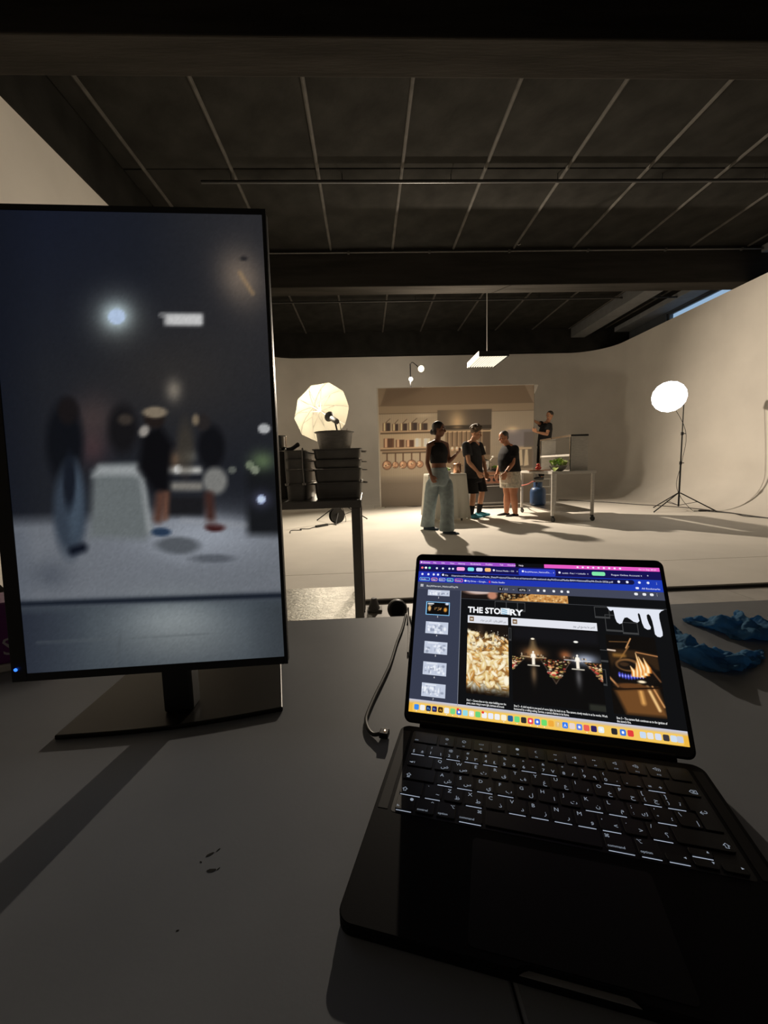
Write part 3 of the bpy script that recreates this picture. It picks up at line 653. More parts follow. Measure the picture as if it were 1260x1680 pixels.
m = MB(); T_(m, '?', xs[22], 191.8, 5, align='c'); T_(m, 'A', xs[23], 191.8, 4.6, align='c')
for i in (7, 9, 18, 19, 25, 28, 30): R_(xs[i]-1.2, 188.8, xs[i]+1.2, 191.4, .8, m)
for i in (0, 2, 5, 6, 7, 14, 16, 18, 19, 20, 26): R_(xs[i]-.5, 194.0, xs[i]+.5, 195.0, .5, m)
dpiece('icon_mark', m, (250, 250, 250), 7)
dpiece('notification_badge', R_(59.2, 185.8, 62, 188.6, 1.4), (230, 60, 50), 7); dpiece('notification_badge', R_(88.6, 185.8, 91.6, 188.6, 1.4), (230, 60, 50), 7)

# charger lead and plug
t = thing('charger_cable', (.012, .457, DT), 'black charging cable with a lit plug at the left side of the laptop', 'cable')
blk = mat('black_rubber_cable', (.010, .010, .010), .5)
pts = [(.006, .457), (-.003, .460), (-.009, .470), (-.012, .487), (-.010, .503), (.0, .541), (.014, .587), (.028, .637), (.044, .713), (.059, .775), (.071, .838)]
P3 = [(x-.012, y-.457, .0030 if i else .0055) for i, (x, y) in enumerate(pts)]+[(.063, .401, -.001), (.064, .406, -.03), (.066, .41, -.2), (.07, .42, -.5)]
MB().tube(bez(P3, 6), .0024, 8).build('cable', blk, t, True)
hb = MB(); hb.box(-.0075, .0035, -.0055, .0055, .0015, .0085); hb.build('plug', mat('black_metal_plug', (.02, .02, .022), .4, metal=.5), t, bevel=.001, rot=(0, 0, YAWL))
MB().ball((-.001, .001, .0088), .0009, 8, 6).build('indicator_light', mat('amber_led', (.2, .1, .05), .4, emit=(1, .62, .36), estr=6), t)
t = thing('display_cable', (.075, .80, DT), 'second thin black cable dropping over the desk edge behind the laptop', 'cable')
MB().tube(bez([(-.015, -.13, .003), (-.006, -.06, .003), (.0, .0, .003), (.004, .048, .003), (.005, .058, -.01), (.006, .06, -.3)], 5), .0016, 6).build('cable', blk, t, True)
# ------------------------------------------------------------------ upright display on the desk
MP = Vector((-.268, .485, .837)); MYAW, MTILT = .0423, .049; MW, MH = .323, .545
mon = thing('monitor', (-.262, .56, DT), 'black display turned upright on its stand showing a blurred kitchen scene', 'monitor')
plm = mat('black_monitor_plastic', (.010, .010, .010), .42); plg = mat('black_satin_stand', (.014, .013, .012), .34, spec=.28, var=.1)
MR = (-MTILT, 0, MYAW); ML = MP-Vector((-.262, .56, DT))
MB().box(-MW/2, MW/2, .0015, .014, 0, MH).build('frame', plm, mon, bevel=.003, loc=ML, rot=MR)
b = MB(); b.prism([(-.13, 0), (.13, 0), (.10, .045), (-.10, .045)], .10, .45); b.build('rear_housing', plm, mon, bevel=.01, loc=ML+Vector((0, .013, 0)), rot=MR)
x0, x1, z0, z1 = -MW/2+.017, MW/2-.0045, .0095, MH-.0065
m = MB(); m.box(-MW/2, x0, -.0008, .0015, 0, MH); m.build('bezel_side', plm, mon, loc=ML, rot=MR, bevel=.0006)
for nm, a_ in (('bezel_side', (x1, MW/2, 0, MH)), ('bezel_bottom', (x0, x1, 0, z0)), ('bezel_top', (x0, x1, z1, MH))): MB().box(a_[0], a_[1], -.0008, .0015, a_[2], a_[3]).build(nm, plm, mon, loc=ML, rot=MR, bevel=.0006)
def homog(src, dst):
    A = []; B = []
    for (x, y), (u, v) in zip(src, dst):
        A += [[x, y, 1, 0, 0, 0, -u*x, -u*y], [0, 0, 0, x, y, 1, -v*x, -v*y]]; B += [u, v]
    return np.append(np.linalg.solve(np.array(A, float), np.array(B, float)), 1).reshape(3, 3)
def scene_feed(nx, ny):
    "the out-of-focus picture on the upright display, laid out in the units it was measured in"
    Hm = homog([(-MW/2, MH), (MW/2, MH), (MW/2, 0), (-MW/2, 0)], [(-57, 336), (436, 342), (472, 1088), (20, 1119)])
    X, Z = np.meshgrid(np.linspace(x0, x1, nx+1), np.linspace(z1, z0, ny+1))
    q = np.stack([X, Z, np.ones_like(X)], -1) @ Hm.T; X, Y = q[..., 0]/q[..., 2], q[..., 1]/q[..., 2]
    p = Paint(X, Y, (33, 36, 44)); e = 14.
    p.mix(np.clip((620-Y)/300, 0, 1)*np.clip((330-X)/260, 0, 1), (22, 28, 46)); p.mix(np.clip((X-230)/180, 0, 1)*np.clip((760-Y)/220, 0, 1)*.75, (52, 51, 54))
    p.mix(np.clip((70-X)/70, 0, 1)*.7, (18, 23, 36)); p.mix(np.exp(-((X-280)/130)**2-((Y-620)/90)**2)*.6, (62, 57, 52))
    p.glow(395, 455, 36, 48, (78, 62, 44), -.4); p.line(393, 447, 415, 482, 4, (190, 150, 100), 7, .8); p.ell(400, 424, 6, 4, (44, 42, 44), .9)
    p.glow(189, 520, 42, 40, (66, 68, 58)); p.glow(189, 520, 23, 22, (110, 130, 138)); p.ell(190, 521, 14, 12.5, (186, 214, 255), .25)
    p.ell(190, 521, 13.6, 12, (196, 220, 255), .1, .8); p.rect(268, 515, 332, 535, (196, 196, 196), 8); p.rect(276, 518, 330, 533, (218, 218, 218), 7); p.ell(265, 518, 7, 5, (160, 160, 160), .4, .5)
    p.glow(284, 642, 13, 18, (84, 76, 62)); p.glow(150, 690, 40, 40, (34, 20, 14)); p.glow(150, 740, 24, 26, (30, 12, 10))
    # floor
    p.poly([(-80, 862), (120, 852), (300, 842), (480, 866), (480, 1140), (-80, 1140)], (118, 124, 134), 26)
    p.mix(np.exp(-((X-330)/110)**2-((Y-880)/40)**2)*.85, (168, 176, 190)); p.mix(np.clip((60-(X-.06*(Y-900)))/60, 0, 1)*np.clip((Y-850)/30, 0, 1)*.6, (74, 84, 102))
    p.mix(np.exp(-((X-80)/36)**2-((Y-945)/26)**2)*.5, (64, 72, 86))
    p.ell(290, 896, 36, 14, (92, 98, 106), .5); p.ell(348, 917, 34, 7, (96, 102, 112), .7); p.line(255, 905, 300, 925, 10, (150, 158, 170), 14, .4)
    # set table, shelf, people
    p.rect(405, 772, 470, 878, (26, 28, 32), 16); p.rect(270, 815, 335, 848, (30, 30, 34), 12)
    p.rect(268, 767, 330, 778, (196, 196, 190), 9); p.rect(276, 792, 332, 806, (138, 134, 126), 10); p.glow(283, 755, 14, 14, (90, 60, 30)); p.glow(310, 750, 12, 10, (70, 70, 60))
    p.ell(291, 771, 7, 7, (226, 226, 222), .4, .8); p.ell(303, 735, 14, 42, (74, 66, 54), .9, .7)
    p.poly([(150, 775), (163, 764), (222, 762), (236, 790), (246, 876), (236, 886), (146, 882)], (112, 120, 122), 16); p.poly([(150, 784), (160, 766), (224, 764), (234, 788), (216, 782), (165, 782)], (162, 168, 170), 12); p.line(232, 790, 244, 872, 8, (156, 162, 164), 10)
    p.ell(104, 728, 30, 66, (16, 19, 26), .5); p.ell(110, 676, 17, 22, (28, 24, 26), .6); p.ell(113, 838, 27, 74, (56, 68, 84), .5); p.ell(122, 830, 12, 60, (70, 86, 104), .9); p.ell(112, 792, 10, 44, (24, 30, 42), .7); p.line(118, 905, 134, 900, 14, (14, 20, 34), 12)
    p.ell(200, 706, 24, 40, (24, 23, 26), .6); p.ell(204, 690, 12, 9, (64, 56, 50), .8)
    p.poly([(232, 712), (262, 700), (282, 730), (276, 812), (250, 806), (226, 770)], (14, 14, 18), 16); p.ell(252, 688, 17, 16, (38, 30, 28), .5); p.ell(253, 678, 20, 9, (142, 126, 104), .5); p.ell(235, 709, 8, 10, (176, 168, 158), .7, .9, .6)
    p.line(262, 815, 258, 852, 15, (96, 62, 50), 12); p.line(272, 812, 270, 850, 9, (120, 78, 60), 10); p.ell(263, 874, 16, 7, (40, 62, 92), .6)
    p.ell(346, 735, 22, 36, (18, 19, 24), .5); p.ell(332, 694, 12, 14, (44, 40, 40), .6); p.ell(320, 690, 6, 9, (128, 112, 90), .8); p.ell(352, 790, 20, 22, (134, 134, 130), .5); p.line(342, 815, 345, 860, 15, (74, 44, 38), 12); p.ell(352, 866, 16, 7, (70, 28, 28), .7)
    p.glow(430, 757, 20, 16, (58, 76, 34)); p.ell(409, 764, 7, 7, (150, 165, 130), .4, .7); p.ell(418, 772, 7, 7, (170, 180, 150), .4, .7); p.ell(380, 772, 7, 6, (140, 146, 132), .5, .6); p.ell(433, 704, 10, 8, (190, 192, 194), .4); p.ell(428, 820, 7, 7, (170, 190, 225), .4); p.glow(428, 820, 16, 14, (40, 40, 60))
    p.line(300, 855, 400, 862, 8, (160, 164, 172), 10, .6)
    # front edge and grey floor in front
    L_ = 992-(X-40)*.036
    p.mix(np.clip((Y-L_)/10, 0, 1), (70, 80, 90)); p.mix(np.exp(-((X-285)/95)**2-((Y-1018)/44)**2)*.95, (148, 158, 162)); p.mix(np.exp(-((X-300)/120)**2-((Y-1060)/40)**2)*.4, (140, 146, 146))
    p.mix(np.clip((150-X)/110, 0, 1)*np.clip((Y-L_)/20, 0, 1)*.8, (38, 44, 60)); p.mix(np.clip((X-400)/60, 0, 1)*np.clip((Y-L_)/20, 0, 1)*.6, (58, 64, 70))
    p.mix(np.exp(-((Y-L_)/5.5)**2), (24, 32, 46)); p.line(196, 1046, 187, 1104, 4, (84, 92, 98), 5, .7); p.line(60, 1055, 340, 1040, 2, (96, 104, 108), 4, .6)
    p.C = p.C*.84+p.C.mean(-1, keepdims=True)*.16; p.C *= 1+rng.normal(0, .018, X.shape)[..., None]
    return p.out()
o = paint_grid('screen', x1-x0, z1-z0, 130, 228, scene_feed(130, 228), screen_mat('upright_display_picture', attr='picture', strength=.72), mon)
o.matrix_local = Matrix.Translation(ML) @ Matrix.Rotation(MYAW, 4, 'Z') @ Matrix.Rotation(-MTILT, 4, 'X') @ Matrix.Translation((( x0+x1)/2, .0003, z0))
led = MB(); led.lathe([(.0020, 0), (.0020, .0006), (.0010, .0008)], 16); led.build('power_light', mat('blue_led', (.02, .05, .3), .3, emit=(.03, .16, 1), estr=2.2), mon, loc=Matrix.Translation(ML) @ (Matrix.Rotation(MYAW, 4, 'Z') @ Vector((-MW/2+.006, -.0008, .0155))), rot=(pi/2, 0, MYAW))
# stand: swept plate with a curved front lip, and the neck
bp_ = []
for i in range(13):
    t_ = i/12; bp_.append((-.1415+.275*t_, -.052-.010*math.sin(pi*t_)))
pl_out = bp_+[(.118, .125), (-.118, .125)]
MB().prism(pl_out, 0, .0062).build('base', plg, mon, bevel=.0015, rot=(0, 0, .13), loc=(-.001, -.004, 0))
MB().box(-.019, .019, -.008, .022, .006, .30).build('neck', plm, mon, bevel=.004, loc=(.0, -.03, 0), rot=(-.02, 0, .05))
MB().box(-.030, .030, .0, .028, .16, .34).build('pivot_mount', plm, mon, bevel=.005, loc=(0, -.028, 0))
MB().tube(bez([(-.05, -.035, .10), (-.035, -.03, .078), (-.018, -.028, .071), (.01, -.026, .072), (.04, -.03, .078), (.055, -.035, .10)], 5), .0012, 6).build('cable', blk, mon, True)

# ------------------------------------------------------------------ things lying on the desk
t = thing('tissue_packet', (-.675, .70, DT), 'purple and white packet at the far left end of the desk behind the display', 'packet', rz=.35)
pk = mat('purple_packet_film', rgb(122, 42, 128), .35, spec=.5, var=.15, bump=.1, bscale=30)
MB().prism(rrect(-.09, .09, -.045, .045, .012), .014, .118).build('packet_body', pk, t, bevel=.006)
MB().prism(rrect(-.09, .09, -.045, .045, .012), 0, .0139).build('white_foot', mat('white_packet_film', (.75, .73, .70), .4), t, bevel=.003)
m = MB(); put_text(m, 'OS', .04, .030, h=.042, align='c', M=Matrix.Translation((0, -.0455, 0)) @ Matrix.Rotation(pi/2, 4, 'X'))
tag(m.build('packet_lettering', mat('white_ink', (.72, .68, .74), .5), t), kind='stuff')
def film_mat(name, col):
    m = bpy.data.materials.new(name); m.use_nodes = True; N = m.node_tree.nodes; L = m.node_tree.links; b = N['Principled BSDF']; MATS[name] = m
    b.inputs['Base Color'].default_value = (*col, 1); b.inputs['Roughness'].default_value = .8; b.inputs['Specular IOR Level'].default_value = .1
    t = N.new('ShaderNodeBsdfTranslucent'); t.inputs[0].default_value = (*col, 1); mx = N.new('ShaderNodeMixShader'); mx.inputs[0].default_value = .55
    n = N.new('ShaderNodeTexNoise'); n.inputs['Scale'].default_value = 70; n.inputs['Detail'].default_value = 4; bp = N.new('ShaderNodeBump'); bp.inputs['Strength'].default_value = .5; bp.inputs['Distance'].default_value = .006
    tc = N.new('ShaderNodeTexCoord'); L.new(tc.outputs['Object'], n.inputs['Vector']); L.new(n.outputs[0], bp.inputs['Height']); L.new(bp.outputs[0], b.inputs['Normal'])
    L.new(b.outputs[0], mx.inputs[1]); L.new(t.outputs[0], mx.inputs[2]); L.new(mx.outputs[0], N['Material Output'].inputs[0]); return m
cov = film_mat('blue_nonwoven_film', rgb(112, 172, 216))
def crumple(name, path, rad, flat, seed, label, cat='shoe cover'):
    rs = np.random.default_rng(seed); base = Vector((*path[len(path)//2], DT)); P = bez([(x-base.x, y-base.y, 0) for x, y in path], 5)
    n = 26; vs = []; fs = []; k = len(P)
    R = np.interp(np.linspace(0, 1, k), np.linspace(0, 1, len(rad)), rad)
    ph = rs.random(12)*6.28
    for j, p in enumerate(P):
        t_ = (P[min(j+1, k-1)]-P[max(j-1, 0)]).normalized(); s_ = Vector((-t_.y, t_.x, 0))
        for i in range(n):
            a_ = 2*pi*i/n; w = 1+.16*math.sin(3*a_+ph[0]+j*.7)+.13*math.sin(5*a_+ph[1]-j*.9)+.10*math.sin(7*a_+ph[2]+j*1.7)+.02*rs.normal()
            r = R[j]*w; h = max(math.sin(a_), -.25)
            vs.append((p.x+s_.x*r*math.cos(a_), p.y+s_.y*r*math.cos(a_), .0008+max(0, (h+.25))*r*flat*(1+.25*math.sin(j*1.1+ph[4]))))
    for j in range(k-1):
        for i in range(n): fs.append((j*n+i, j*n+(i+1) % n, (j+1)*n+(i+1) % n, (j+1)*n+i))
    fs += [tuple(range(n))[::-1], tuple((k-1)*n+i for i in range(n))]
    m = MB(); m.add(vs, fs); o = m.build(name, cov, None, 'all'); o.location = base
    sd = o.modifiers.new('soft', 'SUBSURF'); sd.levels = sd.render_levels = 2
    tx = bpy.data.textures.new('crumple', 'CLOUDS'); tx.noise_scale = .022; tx.noise_depth = 2; tx.noise_basis = 'VORONOI_F2_F1'
    dm = o.modifiers.new('crumple', 'DISPLACE'); dm.texture = tx; dm.strength = .011; dm.mid_level = .35; dm.texture_coords = 'GLOBAL'
    return tag(o, label, cat, None)
crumple('shoe_cover', [(.575, .735), (.535, .665), (.512, .610), (.535, .586), (.575, .588), (.622, .607), (.645, .622)], [.006, .022, .030, .029, .020, .009, .003], .62, 3, 'crumpled blue shoe cover lying curved right beside the laptop lid')
crumple('shoe_cover', [(.618, .762), (.640, .735), (.668, .705), (.690, .690), (.715, .690), (.728, .700)], [.006, .022, .042, .046, .034, .012], .50, 8, 'crumpled blue shoe cover lying farther from the laptop near the desk edge')

# ------------------------------------------------------------------ steel kitchen table behind the desk
steel = mat('brushed_steel', (.60, .575, .53), .45, metal=.25, var=.12, scale=12, bump=.04, bscale=120, stretch=(1, 8, 8))
steel2 = mat('scratched_steel', (.50, .48, .45), .34, metal=1., var=.2, scale=9, bump=.35, bscale=38, stretch=(1.2, 3.2, 1))
steeld = mat('dull_steel', (.30, .29, .27), .40, metal=.55, var=.15, scale=8)
chrome = mat('polished_steel', (.62, .60, .57), .14, metal=1., var=.08)
FL = -.031
st = thing('steel_table', (-.66, 2.72, FL), 'stainless steel table with a lower shelf stacked with pans behind the display', 'table')
zt = .885-FL
MB().box(-.62, .622, -.34, .34, zt-.045, zt).build('tabletop', steeld, st, bevel=.004)
MB().box(-.60, .60, -.325, .345, .165-FL-.025, .165-FL).build('lower_shelf', steel2, st, bevel=.003)
for x in (-.59, .588):
    for y in (-.31, .31):
        MB().box(x-.027, x+.027, y-.027, y+.027, .02, zt-.045).build('leg', steeld, st, bevel=.004)
        MB().lathe([(.022, 0), (.026, .004), (.018, .02)], 12).build('foot', legm, st, loc=(x, y, 0))
ZS = .8855
def gn_pan(x, y, w, l, z, h, label, rot=0., wall=.82):
    t = thing('gastronorm_pan', (x, y, z), label, 'pan', 'steel food pans stacked on the steel table', rz=rot)
    vs = []; fs = []; n = None
    prof = [(.90, .0), (.90, 0.0), (.94, .15), (.97, h-.008), (1.0, h-.006), (1.035, h-.006), (1.035, h), (.985, h), (.955, h-.004), (.925, .010)]
    for i, (s_, z_) in enumerate(prof):
        p = rrect(-w/2*s_, w/2*s_, -l/2-(s_-1)*w/2, l/2+(s_-1)*w/2, .03*s_, 4); n = len(p)
        zz = z_ if i != 2 else h*.25
        vs += [(a_, b_, zz) for a_, b_ in p]
    for j in range(len(prof)-1):
        for i in range(n): fs.append((j*n+i, j*n+(i+1) % n, (j+1)*n+(i+1) % n, (j+1)*n+i))
    fs.append(tuple(range(n))[::-1]); fs.append(tuple((len(prof)-1)*n+i for i in range(n)))
    m = MB(); m.add(vs, fs); m.build('pan_body', steeld, t, True)
    for s_ in (-1, 1): MB().tube(bez([(w*.5, s_*l*.12-.03, h-.012), (w*.5+.03, s_*l*.12-.025, h-.014), (w*.5+.03, s_*l*.12+.025, h-.014), (w*.5, s_*l*.12+.03, h-.012)], 4), .003, 6).build('handle', chrome, t, True)
    return t
z = ZS+.001
names = ['lowest', 'second lowest', 'third', 'topmost']
for i, h in enumerate((.10, .082, .052, .066)):
    gn_pan(-.178, 2.74, .292, .52, z, h, 'wide steel food pan, %s of the stack under the mixing bowl' % names[i], .01*(i % 2)); z += h+.0008
ZB = z
z = ZS+.001
for i, h in enumerate((.10, .085, .06, .05)):
    gn_pan(-.425, 2.70, .12, .50, z, h, 'narrow steel food pan, %s of the stack beside the tall pot' % names[i]); z += h+.0008
t = thing('mixing_bowl', (-.205, 2.74, ZB+.0005), 'large steel mixing bowl on top of the stacked pans', 'bowl')
MB().lathe([(.095, 0), (.10, .004), (.112, .05), (.118, .108), (.130, .114), (.132, .117), (.128, .119), (.114, .112), (.108, .05), (.094, .008)], 40).build('bowl', steel, t, True)
MB().tube([(.02, .02, .008), (.07, -.02, .10), (.085, -.03, .135)], .004, 8).build('spoon_handle', chrome, t, True)
t = thing('stock_pot', (-.597, 2.70, ZS), 'tall dark steel stock pot at the left end of the steel table', 'pot')
MB().lathe([(.088, 0), (.092, .006), (.092, .295), (.096, .30), (.092, .304), (.088, .30), (.086, .01)], 32).build('pot_body', steeld, t, True)
for s_ in (-1, 1): MB().tube(bez([(.03*s_+.0, -.091, .25), (.035*s_, -.12, .245), (0, -.125, .244)], 4), .005, 8).build('handle', chrome, t, True)
t = thing('saucepan', (-.597, 2.70, ZS+.309), 'polished steel saucepan with a black handle on the tall pot', 'saucepan')
MB().lathe([(.075, 0), (.082, .004), (.084, .088), (.088, .092), (.084, .094), (.080, .088), (.078, .008)], 32).build('pan_body', chrome, t, True)
MB().tube(bez([(.070, -.035, .012), (.10, -.05, .004), (.13, -.065, .008), (.165, -.082, .028), (.175, -.087, .032)], 4), [.012]*4+[.013]*8+[.014]*4+[.012], 10).build('handle', mat('black_bakelite', (.012, .012, .012), .3), t, True)
for i, (x, y) in enumerate(((-.475, 2.437), (-.375, 2.437))):
    t = thing('ladle', (x, y, .989), 'steel ladle hanging in front of the narrow pans, %s' % ('nearer the tall pot' if i == 0 else 'nearer the wide pans'), 'ladle')
    MB().tube([(0, .030, .185), (0, .030, .200), (0, .015, .206), (0, 0, .200), (0, -.004, .10), (.004, -.006, .0)], [.0035]*6, 8).build('handle', chrome, t, True)
    MB().lathe([(.004, 0), (.012, .003), (.014, .016), (.011, .016), (.006, .006)], 16).build('cup', chrome, t, True, loc=(.004, -.006, -.014))
# black round speaker-like object and grey foot on the floor just behind the desk
t = thing('black_drum', at(652, 1004, 2.86), 'black round drum with a ringed face on the floor behind the desk', 'drum')
o = t; o.location.z = FL
MB().lathe([(.0, -.035), (.062, -.035), (.072, -.02), (.072, .02), (.062, .035), (.05, .037), (.05, .028), (.02, .024), (.0, .03)], 32, zto((0, 0, .072), (0, -1, .25))).build('body', mat('black_drum_shell', (.012, .012, .013), .45), t, True)
MB().lathe([(.048, .030), (.050, .034), (.044, .034), (.042, .030)], 32, zto((0, 0, .072), (0, -1, .25))).build('ring', plm, t, True)
t = thing('stand_weight', at(614, 1000, 3.05), 'grey sloping stand weight on the floor beside the steel table leg', 'weight'); t.location.z = FL
MB().prism([(-.05, -.05), (.06, -.05), (.06, .05), (-.05, .05)], 0, .02).build('weight_base', mat('grey_cast_iron', (.2, .195, .19), .6, var=.2), t, bevel=.005)
MB().lathe([(.045, .02), (.03, .07), (.02, .10), (.0, .102)], 16).build('cone', MATS['grey_cast_iron'], t, True)
# ------------------------------------------------------------------ studio lamps
def cloth_mat(name, col, tr=.5):
    m = bpy.data.materials.new(name); m.use_nodes = True; N = m.node_tree.nodes; L = m.node_tree.links
    N.remove(N['Principled BSDF']); d = N.new('ShaderNodeBsdfDiffuse'); t = N.new('ShaderNodeBsdfTranslucent'); mx = N.new('ShaderNodeMixShader')
    d.inputs[0].default_value = (*col, 1); t.inputs[0].default_value = (*col, 1); mx.inputs[0].default_value = tr
    L.new(d.outputs[0], mx.inputs[1]); L.new(t.outputs[0], mx.inputs[2]); L.new(mx.outputs[0], N['Material Output'].inputs[0]); MATS[name] = m; return m
standm = mat('black_stand_metal', (.02, .02, .021), .4, metal=.5)
greym = mat('grey_strobe_plastic', (.05, .048, .046), .5)
brass = mat('pale_stand_metal', (.30, .29, .27), .35, metal=.9)
def tripod(t, h, spread, feet, hub=.36, r=.014, col=standm):
    "column and three legs; feet = angles"
    MB().tube([(0, 0, .09), (0, 0, h*.45)], r*1.15, 10).build('lower_column', col, t, True)
    MB().tube([(0, 0, h*.45), (0, 0, h*.72)], r*.9, 10).build('middle_column', col, t, True)
    MB().tube([(0, 0, h*.72), (0, 0, h)], r*.7, 10).build('upper_column', col, t, True)
    for k in (.45, .72):
        c = MB(); c.lathe([(r*1.7, -.03), (r*1.7, .03)], 12, Matrix.Translation((0, 0, h*k))); c.build('collar', col, t, True)
        MB().tube([(0, 0, h*k), (.05, -.02, h*k)], .008, 8).build('clamp_knob', col, t, True)
    for a_ in feet:
        x, y = spread*math.cos(a_), spread*math.sin(a_)
        MB().tube([(x*.03, y*.03, hub), (x, y, .012)], .011, 8).build('leg', col, t, True)
        MB().tube([(0, 0, .11), (x*.5, y*.5, hub*.5+.01)], .006, 6).build('brace', col, t)
        MB().ball((x, y, .012), .014, 8, 6).build('rubber_foot', legm, t, True)
# --- umbrella light on the left
fab = cloth_mat('white_umbrella_fabric', (.25, .23, .185), .30)
RC = at(529, 677, 8.5); ax = Vector((.50, -.77, -.40)).normalized(); hub_ = RC-ax*.40
S0 = at(553, 702, 8.1); base = Vector((S0.x, 8.1, 0))
t = thing('umbrella_light', base, 'white photo umbrella light on a black stand at the left of the set', 'studio light')
tripod(t, S0.z-.02, .55, (2.7, .35, 4.6))
eu = ax.orthogonal().normalized(); ew = ax.cross(eu); rr = .61; NR = 10
def upt(ang, s_): # point on the canopy: s_ 0 hub .. 1 rim
    return hub_ + (eu*math.cos(ang)+ew*math.sin(ang))*rr*math.sin(s_*1.25)/math.sin(1.25) + ax*.40*(1-math.cos(s_*1.25))/(1-math.cos(1.25))
for k in range(NR):
    a0, a1 = 2*pi*k/NR, 2*pi*(k+1)/NR; vs = []; fs = []; ns, na = 10, 4
    for i in range(ns+1):
        for j in range(na+1):
            u = j/na; s_ = i/ns; A, B = upt(a0, s_), upt(a1, s_); p = A.lerp(B, u)
            p = p + (p-RC).normalized()*0 - (ax*(-.02)*math.sin(pi*u)*s_) ; vs.append(p-base)
    for i in range(ns):
        for j in range(na): q = i*(na+1)+j; fs.append((q, q+1, q+na+2, q+na+1))
    m = MB(); m.add(vs, fs); m.build('umbrella_panel', fab, t, 'all')
    MB().tube([upt(a0, i/8)-base+ax*.008 for i in range(9)], .004, 6).build('umbrella_rib', brass, t, True)
    MB().tube([hub_+ax*.30-base, upt(a0, .55)-base+ax*.008], .003, 5).build('stretcher', brass, t)
tip = hub_+ax*.86
MB().tube([hub_-ax*.05-base, tip-base], .006, 8).build('umbrella_shaft', brass, t, True)
HD = hub_+ax*.80+Vector((.02, 0, .0)); hd = -ax
M_ = zto(HD-base, hd)
MB().lathe([(.0, -.20), (.05, -.20), (.055, -.18), (.055, .02), (.05, .03)], 20, M_).build('strobe_body', greym, t, True)
MB().lathe([(.05, .03), (.06, .04), (.10, .13), (.104, .135), (.098, .135), (.05, .05)], 24, M_).build('reflector_dish', greym, t, True)
MB().tube([HD-base-hd*.1, (0, 0, S0.z-.06)], .018, 10).build('mount_bracket', standm, t, True)
MB().tube(bez([HD-base-hd*.2, HD-base-hd*.25+Vector((.04, 0, -.12)), (.05, .02, .9), (.03, .03, .35), (.1, -.1, .01), (-.1, -.5, .008)], 6), .006, 6).build('power_lead', blk, t, True)
# --- cable drum, power strip and leads on the floor at the left
t = thing('cable_reel', (-.61, 7.86, 0), 'black round cable reel standing under the umbrella light', 'cable reel')
M_ = zto((0, 0, .145), (.55, -.8, .12))
MB().lathe([(.03, -.05), (.145, -.05), (.145, -.035), (.09, -.03), (.09, .03), (.145, .035), (.145, .05), (.03, .05)], 32, M_).build('drum', mat('black_reel_plastic', (.02, .02, .02), .45), t, True)
MB().lathe([(.028, -.055), (.028, .055)], 16, M_).build('hub', greym, t, True)
for k in range(7): MB().tube([(.098*math.cos(2*pi*i/28), .098*math.sin(2*pi*i/28), -.027+.009*k) for i in range(29)], .007, 6, M_).build('wound_cable', blk, t, True)
t = thing('power_strip', (-.86, 7.46, 0), 'black power strip lying on the white floor left of the set', 'power strip', rz=.85)
MB().box(-.14, .14, -.03, .03, 0, .035).build('strip_body', mat('black_strip_plastic', (.02, .02, .02), .4), t, bevel=.006)
for k in range(4): MB().lathe([(.018, 0), (.018, .002), (.015, .002), (.013, -.004)], 14).build('socket', greym, t, loc=(-.09+.06*k, 0, .035))
o = MB().tube(bez([(-.14, 0, .015), (-.2, .02, .008), (-.34, -.03, .008), (-.42, .1, .008), (-.5, -.02, .008), (-.62, .1, .008), (-.8, -.1, .008)], 6), .007, 6).build('lead', blk, t, True)
MB().tube(bez([(.14, 0, .015), (.22, .03, .008), (.36, .02, .008), (.56, .10, .008)], 6), .006, 6).build('lead', blk, t, True)
# --- round softbox on the right
t = thing('softbox_light', (6.22, 7.9, 0), 'bright round softbox on a black tripod stand before the right wall', 'studio light')
tripod(t, 2.12, .60, (3.35, -.65, 1.7))
c = at(1098, 651, 7.75)-Vector((6.22, 7.9, 0)); nd = Vector((-.48, -.84, -.24)).normalized(); M_ = zto(c, nd)
glowm = mat('lit_softbox_fabric', (.8, .8, .8), .6, emit=(1, .96, .90), estr=9.)
MB().lathe([(.288, -.02), (.288, 0), (.28, .025), (.22, .055), (.12, .075), (.0, .08)], 16, M_, cap=False).build('diffuser', glowm, t, False)
MB().lathe([(.07, -.30), (.10, -.29), (.292, -.02), (.294, .0), (.289, .0), (.287, -.02)], 16, M_, cap=True).build('silver_shell', mat('grey_softbox_shell', (.10, .10, .10), .5), t, False)
for k in range(8):
    a_ = 2*pi*k/8; MB().tube([(.08*math.cos(a_), .08*math.sin(a_), -.30), ((.296)*math.cos(a_), (.296)*math.sin(a_), -.02)], .006, 6, M_).build('rib', standm, t)
MB().lathe([(.06, -.46), (.065, -.44), (.065, -.29), (.05, -.28)], 16, M_).build('strobe_body', greym, t, True)
MB().tube([M_ @ Vector((0, 0, -.36)), (0, 0, 2.10)], .02, 10).build('mount_bracket', standm, t, True)
MB().tube(bez([M_ @ Vector((0, 0, -.46)), (.10, .05, 1.6), (.05, .03, 1.0), (-.05, .02, .55), (.03, -.03, .25), (.2, -.12, .012), (.3, -.15, .012)], 6), .005, 6).build('power_lead', blk, t, True)
t = thing('power_adapter', (6.56, 7.66, 0), 'black power adapter on the floor at the foot of the softbox stand', 'adapter', rz=-.25)
MB().box(-.09, .09, -.025, .025, 0, .035).build('adapter_body', MATS['black_strip_plastic'], t, bevel=.006)
MB().box(-.19, -.12, -.02, .02, 0, .03).build('pale_connector', mat('white_plug_plastic', (.6, .6, .58), .4), t, bevel=.005)
MB().tube([(-.125, 0, .012), (-.085, 0, .012)], .006, 6).build('lead', blk, t)
